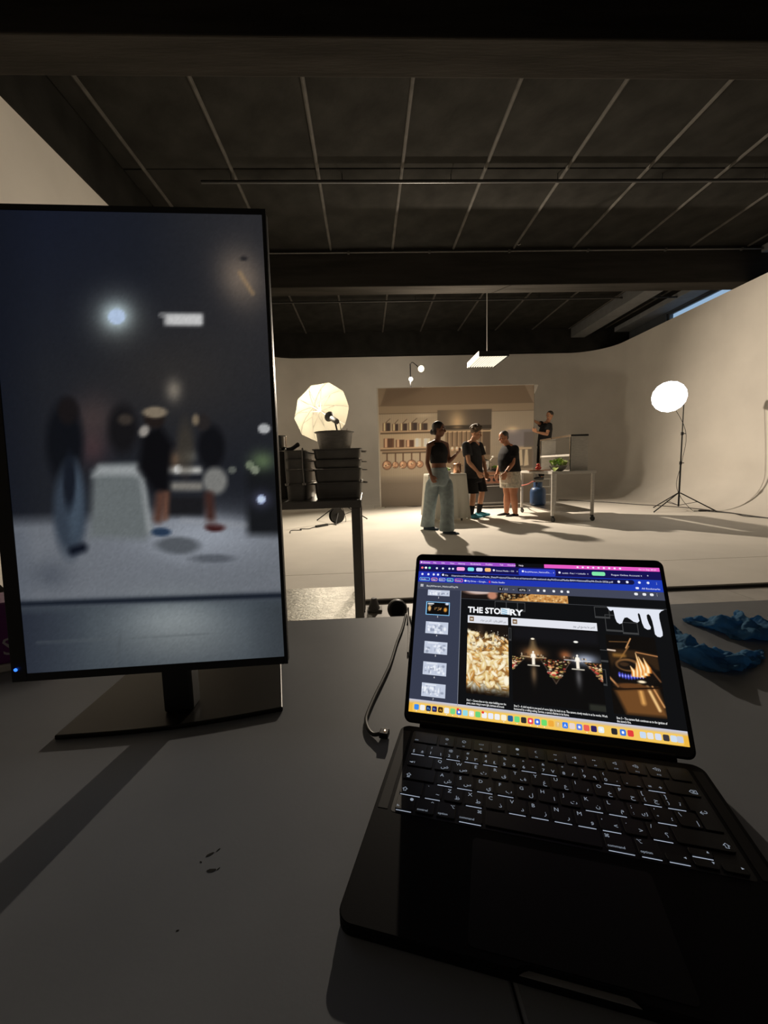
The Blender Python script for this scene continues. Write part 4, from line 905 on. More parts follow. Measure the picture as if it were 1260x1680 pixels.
def cable(name, pts, r, label, col=blk):
    o = MB(); b0 = Vector(pts[0]); o.tube(bez([Vector(p)-b0 for p in pts], 6), r, 6); o = o.build(name, col, None, True); o.location = b0; return tag(o, label, 'cable')
gcab = mat('grey_brown_cable', (.05, .045, .04), .5)
cable('floor_cable', [(5.2, 10.9, .01), (5.9, 9.9, .01), (6.2, 9.2, .01), (6.5, 8.7, .01), (6.7, 8.2, .01), (6.74, 7.5, .012), (6.7, 6.6, .012), (6.72, 5.8, .012)], .009, 'long dark cable on the floor along the foot of the right wall', gcab)
cable('floor_cable', [(6.62, 7.77, .012), (6.58, 7.6, .01), (6.66, 7.45, .01), (6.72, 7.2, .014), (6.60, 6.85, .01), (6.70, 6.5, .012), (6.6, 6.0, .01)], .008, 'thin black cable wandering forward from the power adapter', blk)
# --- hanging lamp bank
L0 = at(786, 585, 8.05); 
t = thing('hanging_lamp', (L0.x+.29, 8.5, L0.z), 'flat lamp bank with rows of tubes hanging on a rod from the ceiling', 'lamp')
whm = mat('white_plate_with_glow', (.75, .72, .62), .5, emit=(1, .90, .66), estr=.12)  # faint emission added so the plate looks lit; only the tubes are lamps
MB().box(-.29, .29, -.45, .45, .03, .10).build('housing', mat('black_lamp_housing', (.02, .02, .02), .5), t, bevel=.004)
MB().box(-.296, -.288, -.45, .45, 0, .10).build('side_plate', whm, t); MB().box(.288, .296, -.45, .45, 0, .10).build('side_plate', MATS['black_lamp_housing'], t)
MB().box(-.288, .288, -.456, -.45, 0, .10).build('end_plate', MATS['black_lamp_housing'], t); MB().box(-.288, .288, .45, .456, 0, .10).build('end_plate', MATS['black_lamp_housing'], t)
tub = mat('lit_fluorescent_tube', (.9, .9, .85), .5, emit=(1, .93, .76), estr=.72)
for k in range(11): MB().tube([(-.255+.051*k, -.44, .013), (-.255+.051*k, .44, .013)], .0135, 8).build('tube', tub, t, True)
MB().tube([(0, 0, .10), (0, 0, ZC-.03-L0.z)], .009, 8).build('rod', mat('pale_rod', (.5, .48, .45), .4, metal=.6), t, True)
MB().lathe([(.05, 0), (.05, .06), (.02, .09)], 14, Matrix.Translation((0, 0, ZC-.12-L0.z))).build('ceiling_mount', standm, t, True)
MB().lathe([(.025, 0), (.025, .03), (.012, .09)], 12, Matrix.Translation((0, 0, .10))).build('rod_socket', brass, t, True)
for x in (.10, .2): MB().tube([(x, .456, .02), (x, .50, -.0)], .008, 6).build('end_knob', brass, t, True)
# --- two bulbs on a pole behind the printed backdrop
t = thing('twin_bulb_lamp', (1.19, 10.66, 0), 'tall thin pole with two glowing bulbs above the printed kitchen backdrop', 'lamp')
MB().tube([(0, 0, .02), (0, 0, 3.62)], .014, 8).build('pole', standm, t, True)
MB().lathe([(.22, 0), (.22, .015), (.03, .03)], 20).build('pole_base', standm, t, True)
b1 = BULB-Vector((1.19, 10.66, 0)); b2 = at(674, 622, 10.56)-Vector((1.19, 10.66, 0))
MB().tube(bez([(0, 0, 3.60), (.05, -.12, 3.62), b1+Vector((-.03, .16, .06)), b1+Vector((0, .09, .01))], 5), .010, 8).build('upper_arm', standm, t, True)
MB().lathe([(.03, -.11), (.035, -.06), (.085, -.01), (.088, .0), (.08, 0), (.03, -.05)], 20, zto(b1, (.15, -.95, -.25))).build('bulb_shade', standm, t, True)
MB().ball(b1, .042, 14, 10).build('bulb', mat('glowing_bulb', (1, .9, .7), .4, emit=(1, .86, .60), estr=60), t, True)
MB().tube([(0, 0, b2.z+.03), b2+Vector((0, .05, .01)), b2+Vector((0, .03, 0))], .010, 8).build('lower_arm', standm, t, True)
MB().lathe([(.028, -.08), (.03, -.03), (.062, .0), (.058, .0), (.025, -.03)], 18, zto(b2, (0, -1, -.05))).build('bulb_shade', standm, t, True)
MB().ball(b2, .055, 14, 10).build('bulb', mat('softly_glowing_bulb', (1, .95, .8), .4, emit=(1, .92, .70), estr=4), t, True)

# ------------------------------------------------------------------ printed kitchen backdrop
BX0, BX1, BY, BH = .345, 4.30, 10.45, 2.975
def kitchen_print(nx, ny):
    u, v = np.meshgrid(np.linspace(0, 1, nx+1), np.linspace(0, 1, ny+1))
    Hm = homog([(0, 0), (1, 0), (1, 1), (0, 1)], [(92, 165), (1155, 135), (1160, 945), (115, 975)])
    q = np.stack([u, v, np.ones_like(u)], -1) @ Hm.T; X, Y = q[..., 0]/q[..., 2], q[..., 1]/q[..., 2]
    D = -.028*(X-620)      # the picture's own horizontals rise slightly; straighten to that
    Yc = Y-D
    p = Paint(X, Yc, (158, 142, 120)); rs = np.random.default_rng(9)
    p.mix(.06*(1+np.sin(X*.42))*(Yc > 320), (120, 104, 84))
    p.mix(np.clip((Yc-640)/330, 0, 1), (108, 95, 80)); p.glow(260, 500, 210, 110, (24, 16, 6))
    p.rect(60, 100, 1200, 268, (118, 98, 78), 2); p.poly([(60, 100), (150, 150), (108, 268), (60, 300)], (134, 114, 92), 3); p.poly([(1080, 130), (1190, 130), (1190, 290), (1150, 268)], (138, 118, 98), 3); p.poly([(150, 160), (420, 150), (300, 200), (120, 262)], (104, 84, 66), 30, .6)
    p.rect(60, 268, 1200, 322, (142, 122, 98), 3); p.line(60, 268, 1200, 268, 3, (96, 80, 64), 3); p.line(60, 322, 1200, 322, 4, (92, 76, 60), 3)
    # hood
    p.rect(494, 306, 866, 412, (86, 76, 66), 4); p.mix(np.exp(-((X-628)/46)**2)*((Yc > 306) & (Yc < 412))*np.clip((Yc-290)/90, 0, 1), (206, 172, 124)); p.mix(np.exp(-((X-600)/120)**2)*((Yc > 306) & (Yc < 412))*.4, (150, 126, 96))
    p.rect(494, 412, 866, 442, (58, 50, 42), 4); p.glow(630, 425, 30, 10, (70, 54, 34)); p.rect(866, 322, 1160, 560, (150, 136, 118), 6, .6)
    # splash back with hanging utensils
    p.rect(548, 444, 858, 720, (128, 104, 78), 4); p.rect(806, 444, 858, 620, (92, 74, 58), 5); p.line(550, 455, 858, 455, 8, (186, 156, 116), 4)
    for i in range(8):
        x = 566+i*32; p.line(x, 458, x, 556, 7, (86, 64, 46), 5); p.line(x+9, 462, x+9, 548, 6, (176, 140, 104), 6, .7); p.ell(x, 572, 12, 15, (186, 150, 118), .5); p.ell(x-2, 568, 5, 7, (236, 214, 180), .8)
    p.rect(796, 560, 826, 606, (164, 148, 126), 4)
    # shelves with copper pots
    for yy in (452, 566): p.rect(108, yy-14, 452, yy-2, (184, 152, 116), 4); p.rect(108, yy-2, 452, yy+8, (94, 72, 54), 5); 
    p.rect(120, 576, 430, 586, (150, 122, 94), 4); p.rect(120, 586, 430, 594, (78, 60, 46), 4)
    for x, w, h in ((124, 52, 56), (188, 42, 48), (238, 52, 50), (298, 60, 54), (366, 62, 48)):
        p.rect(x, 440-h, x+w, 440, (92, 70, 54), 4); p.rect(x+6, 440-h, x+18, 438, (226, 182, 138), 5); p.rect(x+w*.55, 442-h, x+w-4, 438, (66, 52, 50), 6); p.line(x+w*.4, 438-h, x+w*.95, 412-h, 4, (88, 66, 50), 3)
    for x, w, h, cp in ((130, 70, 62, 1), (212, 58, 52, 1), (280, 56, 48, 1), (340, 44, 58, 0), (400, 44, 56, 0)):
        p.rect(x, 552-h, x+w, 552, (110, 72, 52) if cp else (196, 184, 166), 4); p.rect(x+8, 552-h, x+24, 550, (232, 160, 122) if cp else (228, 220, 204), 6)
        if cp:
            for k in range(3): p.line(x+w*.5+k*9, 554-h, x+w*.5+k*9, 550, 3, (66, 46, 38), 3)
    for x, r in ((153, 32), (210, 23), (262, 27), (320, 33), (377, 25)):
        p.line(x, 594, x, 648, 9, (92, 62, 44), 4); p.ell(x, 672, r, r, (98, 62, 44), .15); p.ell(x, 672, r*.82, r*.82, (166, 116, 82), .2); p.ell(x-r*.3, 664, r*.35, r*.5, (216, 160, 120), .7)
        for k in range(4): p.ell(x+rs.normal()*r*.35, 672+rs.normal()*r*.3, r*.16, r*.13, (226, 178, 140) if k % 2 else (100, 66, 48), .6)
    p.mix(np.exp(-((X-400)/60)**2-((Yc-340)/12)**2)*.5, (190, 174, 150))
    # oven block and towels on the right
    p.rect(976, 452, 1200, 566, (122, 116, 122), 8); p.glow(1010, 452, 40, 22, (60, 48, 28)); p.rect(1090, 470, 1200, 720, (96, 88, 84), 10, .7); p.line(1045, 582, 1140, 582, 12, (190, 166, 132), 6)
    p.rect(1050, 590, 1150, 716, (112, 98, 82), 8)
    for x in (1068, 1108): p.poly([(x-8, 590), (x+10, 590), (x+18, 700), (x-16, 706)], (196, 176, 146), 6)
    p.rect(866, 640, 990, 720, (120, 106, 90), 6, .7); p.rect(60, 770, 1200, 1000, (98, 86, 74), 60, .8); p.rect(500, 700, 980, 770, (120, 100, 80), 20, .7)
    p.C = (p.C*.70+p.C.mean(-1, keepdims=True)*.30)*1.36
    return p.out()
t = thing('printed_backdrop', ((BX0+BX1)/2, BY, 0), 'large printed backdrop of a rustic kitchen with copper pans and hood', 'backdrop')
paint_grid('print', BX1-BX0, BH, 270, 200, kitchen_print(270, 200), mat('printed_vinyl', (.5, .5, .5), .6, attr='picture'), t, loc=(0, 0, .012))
hw = (BX1-BX0)/2
MB().box(-hw, hw, .002, .012, .012, .012+BH).build('backing_board', mat('pale_board', (.45, .42, .38), .8), t)
wh = mat('white_edge_profile', (.62, .58, .52), .5)
MB().box(-hw-.035, -hw, -.012, .02, 0, BH+.03).build('edge_profile', wh, t, bevel=.003); MB().box(-hw, hw, -.004, .015, BH+.013, BH+.03).build('edge_profile', wh, t)
MB().box(hw, hw+.012, -.004, .015, 0, BH).build('edge_profile', mat('grey_edge_profile', (.25, .23, .2), .6), t)
MB().prism([(0, 0), (.12, .02), (.02, -.20), (0, -.20)], 0, .004, Matrix.Rotation(pi/2, 4, 'X')).build('loose_corner', wh, t, loc=(hw-.01, -.02, BH))
MB().prism(rrect(-.16, .10, -.25, .25, .03), 0, .02).build('foot', wh, t, bevel=.004, loc=(-hw-.02, .14, 0)); MB().prism(rrect(-.10, .14, -.25, .25, .03), 0, .02).build('foot', wh, t, bevel=.004, loc=(hw, .3, 0))
for x in (-hw+.1, hw-.1):
    MB().tube([(x, .05, 0), (x, .05, 2.8)], .02, 8).build('support_post', brass, t, True); MB().tube([(x, .05, 1.6), (x, .55, .02)], .015, 8).build('support_strut', brass, t, True)
MB().tube([(-.86, -.02, BH+.02), (-.70, -.02, BH+.022)], .012, 8).build('clip', wh, t, True)

# ------------------------------------------------------------------ gas range in front of the backdrop
copper = mat('copper_coloured_steel', (.62, .36, .24), .28, metal=1., var=.1)
rw, ry = .88, .62
t = thing('gas_range', (2.92, 9.55+ry/2, 0), 'steel gas range with dark knobs and a rail before the backdrop', 'stove')
rg = mat('dark_oven_door', (.06, .055, .05), .4)
MB().box(-rw/2, rw/2, -ry/2+.02, ry/2, .10, .84).build('body', steeld, t, bevel=.004)
MB().box(-rw/2+.02, rw/2-.02, -ry/2, -ry/2+.02, .14, .55).build('oven_door', rg, t, bevel=.006)
MB().box(-rw/2, rw/2, -ry/2-.006, -ry/2+.02, .58, .76).build('control_panel', copper, t, bevel=.004); MB().box(-rw/2, rw/2, -ry/2-.02, -ry/2+.02, .78, .86).build('front_rail', copper, t, bevel=.006)
MB().box(-rw/2, rw/2, -ry/2, ry/2, .84, .87).build('cooktop', steeld, t, bevel=.004)
MB().tube([(-rw/2+.05, -ry/2-.05, .53), (rw/2-.05, -ry/2-.05, .53)], .014, 10).build('door_handle', chrome, t, True)
for s_ in (-1, 1): MB().tube([(s_*.36, -ry/2, .53), (s_*.36, -ry/2-.05, .53)], .01, 8).build('handle_bracket', chrome, t)
MB().box(-rw/2, rw/2, -ry/2+.03, -ry/2+.05, .0, .10).build('plinth', rg, t)
MB().box(-rw/2-.02, rw/2+.02, -ry/2-.03, -ry/2+.0, .03, .06).build('floor_bar', steel, t, bevel=.004)
for x in (-.33, -.20, -.06, .08, .21, .33):
    k = MB().lathe([(.045, 0), (.045, .012), (.036, .02), (.032, .04), (.0, .042)], 18, zto((x, -ry/2-.006, .67), (0, -1, 0))).build('knob', mat('black_knob', (.015, .015, .015), .35), t, True)
for x in (-.22, .22):
    for y in (-.14, .14):
        MB().lathe([(.10, 0), (.10, .012), (.085, .012), (.085, .002)], 20, Matrix.Translation((x, y, .87))).build('burner_ring', MATS['black_knob'], t, True)
        for a_ in (0, pi/2): MB().box(-.12, .12, -.006, .006, .882, .895, Matrix.Translation((x, y, 0)) @ Matrix.Rotation(a_, 4, 'Z')).build('grate', MATS['black_knob'], t)
t = thing('cooking_pot', at(795, 770, 9.72), 'light steel cooking pot standing on the gas range', 'pot'); t.location.z = .897
MB().lathe([(.115, 0), (.12, .01), (.12, .22), (.127, .225), (.12, .23), (.114, .22), (.112, .012)], 28).build('pot_body', chrome, t, True)
for s_ in (-1, 1): MB().tube(bez([(s_*.12, -.04, .18), (s_*.165, -.03, .18), (s_*.165, .03, .18), (s_*.12, .04, .18)], 4), .006, 6).build('handle', chrome, t, True)
MB().lathe([(.126, .231), (.11, .25), (.03, .265), (.0, .266)], 28).build('lid', chrome, t, True); MB().ball((0, 0, .28), .018, 10, 8).build('lid_knob', legm, t, True)
MB().tube([(.10, -.02, .20), (.17, -.05, .29)], .006, 8).build('spoon', whm if False else mat('white_spoon', (.8, .78, .72), .4), t, True); MB().ball((.185, -.056, .31), (.03, .012, .022), 10, 8).build('spoon_bowl', MATS['white_spoon'], t, True)
leafm = mat('green_leaf', (.16, .30, .05), .5, var=.4, scale=20); leaf2 = mat('pale_green_leaf', (.42, .52, .16), .5, var=.3, scale=20)
def leaf(w, l, bend):
    vs = []; fs = []
    for i in range(6):
        s_ = i/5; ww = w*math.sin(pi*min(.97, s_*.92+.06)); z_ = bend*math.sin(s_*2.2)
        vs += [(-ww, l*s_, z_+.25*ww), (0, l*s_, z_), (ww, l*s_, z_+.25*ww)]
    for i in range(5): q = i*3; fs += [(q, q+1, q+4, q+3), (q+1, q+2, q+5, q+4)]
    m = MB(); m.add(vs, fs); return m
t = thing('herb_tray', at(812, 770, 9.72), 'small dark tray of green herbs on the range beside the pot', 'tray'); t.location.z = .897
MB().prism(rrect(-.075, .075, -.05, .05, .015), 0, .035).build('tray', rg, t, bevel=.004)
for k in range(14): leaf(.018, .07, .03).build('leaf', leafm, t, loc=(random.uniform(-.06, .06), random.uniform(-.03, .03), .036), rot=(random.uniform(.2, 1.1), 0, random.uniform(0, 6.28)))

# ------------------------------------------------------------------ serving table under a white cloth
TX0, TX1, TY0, TY1, TZ = 1.13, 1.84, 7.52, 8.12, .895
t = thing('serving_trolley', ((TX0+TX1)/2, (TY0+TY1)/2, 0), 'wheeled serving table hidden under the white cloth between the people', 'table')
hx, hy = (TX1-TX0)/2-.02, (TY1-TY0)/2-.02
MB().box(-hx, hx, -hy, hy, TZ-.04, TZ-.006).build('tabletop', steel, t, bevel=.004)
for sx in (-1, 1):
    for sy in (-1, 1):
        MB().tube([(sx*(hx-.06), sy*(hy-.06), .08), (sx*(hx-.06), sy*(hy-.06), TZ-.04)], .018, 8).build('leg', steel, t, True)
        MB().lathe([(.035, -.012), (.035, .012)], 16, zto((sx*(hx-.06), sy*(hy-.06), .035), (1, 0, 0))).build('caster', legm, t, True)
clm = cloth_mat('white_tablecloth', (.74, .71, .63), .12)
n = 132; vs = []; fs = []; W2, D2 = (TX1-TX0)/2, (TY1-TY0)/2
per = []
for i in range(n):
    s_ = i/n*4; q = int(s_); u = s_-q; cs = [(-1, -1), (1, -1), (1, 1), (-1, 1), (-1, -1)]; a_, b_ = cs[q], cs[q+1]
    per.append((a_[0]+(b_[0]-a_[0])*u, a_[1]+(b_[1]-a_[1])*u))
rowsN = 16
for j in range(rowsN):
    dz = 0 if j == 0 else (j-1)/(rowsN-2)
    for i, (x, y) in enumerate(per):
        corner = (abs(x)*abs(y))**6
        fold = (math.sin(i*2*pi/n*19+1.3*math.sin(i*.21))*.016+math.sin(i*2*pi/n*7+2)*.014)*dz
        out = 1+.0*dz; ox = W2*x*(1 if j else .97)+x*(.035*dz+fold)+x*corner*.03*dz; oy = D2*y*(1 if j else .97)+y*(.035*dz+fold)+y*corner*.03*dz
        zz = TZ-.004 if j == 0 else TZ-.010-(TZ-.045-.02*math.sin(i*.3))*dz*(1-.06*corner)
        vs.append((ox, oy, zz))
for j in range(rowsN-1):
    for i in range(n): fs.append((j*n+i, (j+1)*n+i, (j+1)*n+(i+1) % n, j*n+(i+1) % n))
fs.append(tuple(range(n)))
m = MB(); m.add(vs, fs); o = m.build('tablecloth', clm, None, 'all'); o.location = t.location; tag(o, 'long white cloth draped over the serving table to the floor', 'tablecloth')
t = thing('copper_pot', at(750, 770, 7.80), 'copper pot standing on the white tablecloth', 'pot'); t.location.z = TZ-.003
MB().lathe([(.07, 0), (.074, .006), (.074, .17), (.08, .176), (.074, .178), (.069, .17), (.068, .01)], 28).build('pot_body', copper, t, True)
for s_ in (-1, 1): MB().tube(bez([(s_*.074, -.03, .14), (s_*.11, -.02, .145), (s_*.11, .02, .145), (s_*.074, .03, .14)], 4), .005, 6).build('handle', brass, t, True)
for x in (-.03, .035): MB().ball((x, 0, .20), .014, 8, 6).build('lid_knob', chrome, t, True)
MB().lathe([(.078, .178), (.06, .187), (.0, .19)], 28).build('lid', copper, t, True)
t = thing('salad_bowl', at(735, 770, 7.66), 'small white bowl of green salad on the tablecloth behind the woman', 'bowl'); t.location.z = TZ-.003
MB().lathe([(.04, 0), (.05, .005), (.085, .055), (.088, .058), (.083, .058), (.045, .012)], 24).build('bowl', mat('white_china', (.78, .77, .72), .25), t, True)
for k in range(12): leaf(.02, .07, .03).build('leaf', leaf2 if k % 2 else leafm, t, loc=(random.uniform(-.045, .045), random.uniform(-.045, .045), .05), rot=(random.uniform(.2, 1.2), 0, random.uniform(0, 6.28)))

# ------------------------------------------------------------------ steel work table on wheels with a pass shelf
t = thing('work_table', (3.59, 7.73, 0), 'steel work table on wheels with a lower shelf at the right of the set', 'table', rz=-.017)
hx, hy = .385, .79; lx, ly = .352, .745
MB().box(-hx, hx, -hy, hy, .84, .885).build('tabletop', steel, t, bevel=.004)
MB().box(-hx+.03, hx-.03, -hy+.03, hy-.03, .17, .20).build('lower_shelf', steel2, t, bevel=.003)
for sx in (-1, 1):
    for sy in (-1, 1):
        MB().box(sx*lx-.022, sx*lx+.022, sy*ly-.022, sy*ly+.022, .11, .84).build('leg', steel, t, bevel=.003)
        MB().lathe([(.0, -.014), (.042, -.014), (.045, -.008), (.045, .008), (.042, .014), (.0, .014)], 18, zto((sx*lx+.012, sy*ly, .046), (1, .3, 0))).build('caster', legm, t, True)
        MB().box(sx*lx-.022, sx*lx+.022, sy*ly-.022, sy*ly+.022, .09, .11).build('caster_fork', standm, t)
t = thing('pass_shelf', (3.765, 7.77, .886), 'open steel pass shelf standing on the work table', 'shelf', rz=-.017)
MB().box(-.15, .15, -.655, -.635, 0, .60).build('end_panel', steel, t, bevel=.002); MB().box(-.15, .15, .635, .655, 0, .60).build('end_panel', steel, t, bevel=.002)
MB().box(-.165, .155, -.66, .12, .60, .635).build('top_board', chrome, t, bevel=.003); MB().box(-.165, .155, .135, .67, .60, .63).build('top_board', chrome, t, bevel=.003)
MB().box(-.15, .15, -.634, .634, .26, .295).build('middle_shelf', steel, t, bevel=.003)
for y in (-.645, .645): MB().box(-.172, -.150, y-.012, y+.012, 0, .60).build('front_post', chrome, t, bevel=.003)
t = thing('salad_wok', (3.42, 7.20, .886), 'steel wok heaped with green leaves on the work table', 'bowl')
MB().lathe([(.05, 0), (.08, .006), (.135, .05), (.155, .098), (.158, .102), (.150, .10), (.128, .055), (.05, .012)], 32).build('bowl', steeld, t, True)
for k in range(52):
    a_ = random.random()*6.28; r = .12*math.sqrt(random.random()); leaf(.026, .11, .04).build('leaf', leaf2 if k % 3 else leafm, t, loc=(r*math.cos(a_), r*math.sin(a_), .085+.06*(1-(r/.12)**2)), rot=(random.uniform(-.1, .9), random.uniform(-.4, .4), random.uniform(0, 6.28)))
t = thing('lettuce_leaf', (3.245, 6.985, .887), 'pale lettuce leaf lying at the front corner of the work table', 'leaf')
leaf(.05, .16, .05).build('leaf_blade', leaf2, t, True, rot=(.1, 0, -.7))
t = thing('cutting_board', (3.35, 7.86, .886), 'brown cutting board on the work table', 'cutting board', rz=.3)
MB().prism(rrect(-.13, .13, -.19, .19, .02), 0, .018).build('board', mat('brown_wood_board', (.22, .10, .05), .5, var=.3, scale=8, stretch=(6, 1, 1)), t, bevel=.003)
tom = mat('red_tomato_skin', (.42, .03, .02), .25)
for i, (x, y, z_, r) in enumerate(((3.30, 7.82, 0, .040), (3.37, 7.90, 0, .042), (3.335, 7.865, .062, .038))):
    t = thing('tomato', (x, y, .906+z_), 'red tomato on the cutting board, %s' % ('nearest the table edge', 'nearest the pass shelf', 'resting on top of the other two')[i], 'tomato', 'tomatoes on the cutting board')
    MB().ball((0, 0, r*.85), (r, r, r*.85), 16, 10).build('fruit', tom, t, True); MB().lathe([(.014, 0), (.004, .004), (.002, .012)], 5, Matrix.Translation((0, 0, r*1.66))).build('stem', leafm, t)
# gas cylinder and its hose
t = thing('gas_cylinder', (3.40, 8.02, .201), 'blue gas cylinder standing on the lower shelf of the work table', 'gas cylinder')
blu = mat('blue_cylinder_paint', rgb(52, 82, 124), .4, var=.15, scale=9)
MB().lathe([(.12, 0), (.13, .01), (.148, .03), (.15, .06), (.15, .27), (.14, .315), (.11, .35), (.05, .37), (.03, .372)], 32).build('tank', blu, t, True)
for a_ in (0, 2.1, 4.2):
    m = MB(); m.add([((.085 if k < 2 else .08)*math.cos(a_+q), (.085 if k < 2 else .08)*math.sin(a_+q), .355 if k in (0, 3) else .455) for q in [i*.12 for i in range(15)] for k in range(4)], [(4*i+k, 4*i+4+k, 4*i+4+(k+1) % 4, 4*i+(k+1) % 4) for i in range(14) for k in range(4)]+[(0, 1, 2, 3), (56, 59, 58, 57)]); m.build('collar_guard', blu, t, True)
MB().lathe([(.02, .37), (.02, .43), (.012, .44), (.012, .47)], 12).build('valve', brass, t, True)
MB().lathe([(.130, .0), (.134, .0), (.134, -.0), (.13, 0)], 24).build('foot_ring', blu, t)
o = MB().tube(bez([(3.36, 8.06, .678), (3.31, 8.12, .66), (3.27, 8.18, .62), (3.18, 8.35, .585), (3.14, 8.6, .62), (3.2, 9.1, .62), (3.42, 9.6, .5), (3.40, 9.75, .5), (3.365, 9.76, .5)], 6), .011, 8).build('gas_hose', mat('pink_red_rubber', (.55, .16, .12), .45), None, True)
tag(o, 'pinkish red hose from the gas cylinder to the range', 'hose')
# step ladder behind the backdrop's right edge
t = thing('step_ladder', (4.72, 10.78, 0), 'small white step ladder under the man beside the backdrop', 'ladder', rz=-.2)
lw = mat('white_ladder_paint', (.7, .68, .64), .4)
for s_ in (-1, 1):
    MB().tube([(s_*.21, -.26, .0), (s_*.17, .0, .78)], .014, 8).build('front_rail', lw, t, True); MB().tube([(s_*.21, .30, .0), (s_*.17, .03, .78)], .012, 8).build('rear_rail', lw, t, True)
for z_, y in ((.20, -.19), (.40, -.125), (.60, -.06)): MB().box(-.19, .19, y-.06, y+.06, z_-.012, z_+.012).build('step', lw, t, bevel=.003)
# ------------------------------------------------------------------ people
def loft(mb, rings, n=20, flat=True):
    "closed surface through elliptical rings (centre, half-axis a, half-axis b)"
    vs = []; fs = []
    for c, a, b in rings:
        c, a, b = Vector(c), Vector(a), Vector(b)
        vs += [c+a*math.cos(2*pi*i/n)+b*math.sin(2*pi*i/n) for i in range(n)]
    k = len(rings)
    for j in range(k-1):
        for i in range(n): fs.append((j*n+i, j*n+(i+1) % n, (j+1)*n+(i+1) % n, (j+1)*n+i))
    fs += [tuple(range(n))[::-1], tuple((k-1)*n+i for i in range(n))]
    return mb.add(vs, fs)
def chain(mb, pts, rad, n=14, ends=(1, 1)):
    P = [Vector(p) for p in pts]
    for i in range(len(P)-1): mb.tube([P[i], P[i+1]], [rad[i], rad[i+1]], n)
    for i, p in enumerate(P):
        if (i == 0 and not ends[0]) or (i == len(P)-1 and not ends[1]): continue
        mb.ball(p, rad[i], n, 8)
    return mb
def soft(o, vox, it=6, fac=.5):
    r = o.modifiers.new('remesh', 'REMESH'); r.mode = 'VOXEL'; r.voxel_size = vox; r.use_smooth_shade = True
    if it:
        s = o.modifiers.new('smooth', 'SMOOTH'); s.factor = fac; s.iterations = it
    return o
def hand(mb, wrist, d, palm, thumb, curl=.5, size=1.):
    "palm and five fingers: d points along the hand, palm is the way the palm faces, thumb the side of the thumb"
    d = Vector(d).normalized(); thumb = Vector(thumb); thumb = (thumb-d*thumb.dot(d)).normalized(); palm = Vector(palm); palm = (palm-d*palm.dot(d)-thumb*palm.dot(thumb)).normalized()
    w = Vector(wrist); k = size
    loft(mb, [(w, thumb*.027*k, palm*.02*k), (w+d*.03*k, thumb*.036*k, palm*.018*k), (w+d*.07*k, thumb*.043*k, palm*.015*k), (w+d*.09*k, thumb*.041*k, palm*.013*k)], 14)
    for i, (off, L_) in enumerate(((.032, .072), (.011, .080), (-.011, .074), (-.031, .058))):
        p = w+d*.085*k+thumb*off*k; a = d; pts = [p]
        for j, f in enumerate((.45, .32, .23)):
            ang = curl*(.6+.5*j); a = (d*math.cos(ang*(j+1)*.6)+palm*math.sin(ang*(j+1)*.6)).normalized(); p = p+a*L_*f*k; pts.append(p)
        chain(mb, pts, [.0095*k, .009*k, .0085*k, .0075*k], 8)
    p = w+d*.03*k+thumb*.03*k; a1 = (d*.7+thumb*.7).normalized(); a2 = (d+palm*.5*curl+thumb*.15).normalized()
    chain(mb, [p, p+a1*.032*k, p+a1*.032*k+a2*.030*k, p+a1*.032*k+a2*.030*k+(a2+palm*.3).normalized()*.022*k], [.013*k, .0115*k, .0105*k, .009*k], 8)
def head(mb, c, f, tilt=0., k=1.):
    "skull, jaw, nose, brow, lips and ears; f = where the face looks; returns the head frame"
    f = Vector(f).normalized(); f = (f+Vector((0, 0, -tilt))).normalized(); s = f.cross(Vector((0, 0, 1))).normalized(); u = s.cross(f)
    M = Matrix(((s.x, f.x, u.x, c[0]), (s.y, f.y, u.y, c[1]), (s.z, f.z, u.z, c[2]), (0, 0, 0, 1))) @ Matrix.Scale(k, 4)
    mb.ball((0, -.012, .035), (.076, .094, .085), 20, 14, M); mb.ball((0, .012, -.035), (.062, .074, .075), 18, 12, M); mb.ball((0, .045, -.085), (.036, .034, .028), 14, 10, M)
    mb.tube([(0, .082, .012), (0, .100, -.014), (0, .108, -.028)], [.008, .0125, .014], 10, M); mb.ball((0, .103, -.030), (.016, .014, .010), 10, 8, M)
    for s_ in (-1, 1):
        mb.ball((s_*.032, .074, .022), (.026, .012, .007), 10, 8, M); mb.ball((s_*.034, .066, -.022), (.022, .018, .018), 10, 8, M); mb.ball((s_*.078, -.010, -.012), (.010, .022, .032), 10, 8, M)
    mb.ball((0, .080, -.057), (.022, .010, .006), 10, 8, M); mb.ball((0, .078, -.067), (.019, .010, .006), 10, 8, M)
    return M
eyew = mat('eye_white', (.75, .72, .68), .3); iris = mat('dark_iris', (.02, .012, .008), .2); browm = mat('dark_brow_hair', (.02, .015, .012), .7); lipm = mat('lip_skin', (.32, .12, .10), .5)
def face(M, P, o, lips=None):
    T = Matrix.Translation(-Vector(P))
    for s_ in (-1, 1):
        m = MB(); m.ball((s_*.032, .0745, .008), (.013, .009, .0075), 10, 8, T @ M); e = m.build('eye', eyew, o, True)
        m = MB(); m.ball((s_*.032, .082, .008), (.0058, .0035, .0058), 8, 6, T @ M); m.build('iris', iris, e, True)
        m = MB(); m.tube([(s_*.014, .086, .028), (s_*.032, .087, .033), (s_*.052, .072, .028)], [.004, .0045, .003], 6, T @ M); m.build('eyebrow', browm, o, True)
    m = MB(); m.ball((0, .0865, -.0615), (.021, .0055, .0075), 10, 6, T @ M); m.build('lips', lips or lipm, o, True)
def person(P, label, skin):
    o = bpy.data.objects.new('person', None); return o
def body_obj(mb, P, label, skin, vox=.0075):
    m = MB(); T = Vector(P); m.v = [tuple(Vector(p)-T) for p in mb.v]; m.f = mb.f
    o = m.build('person', skin, None, True); o.location = P; soft(o, vox, 5, .45); return tag(o, label, 'person', None)
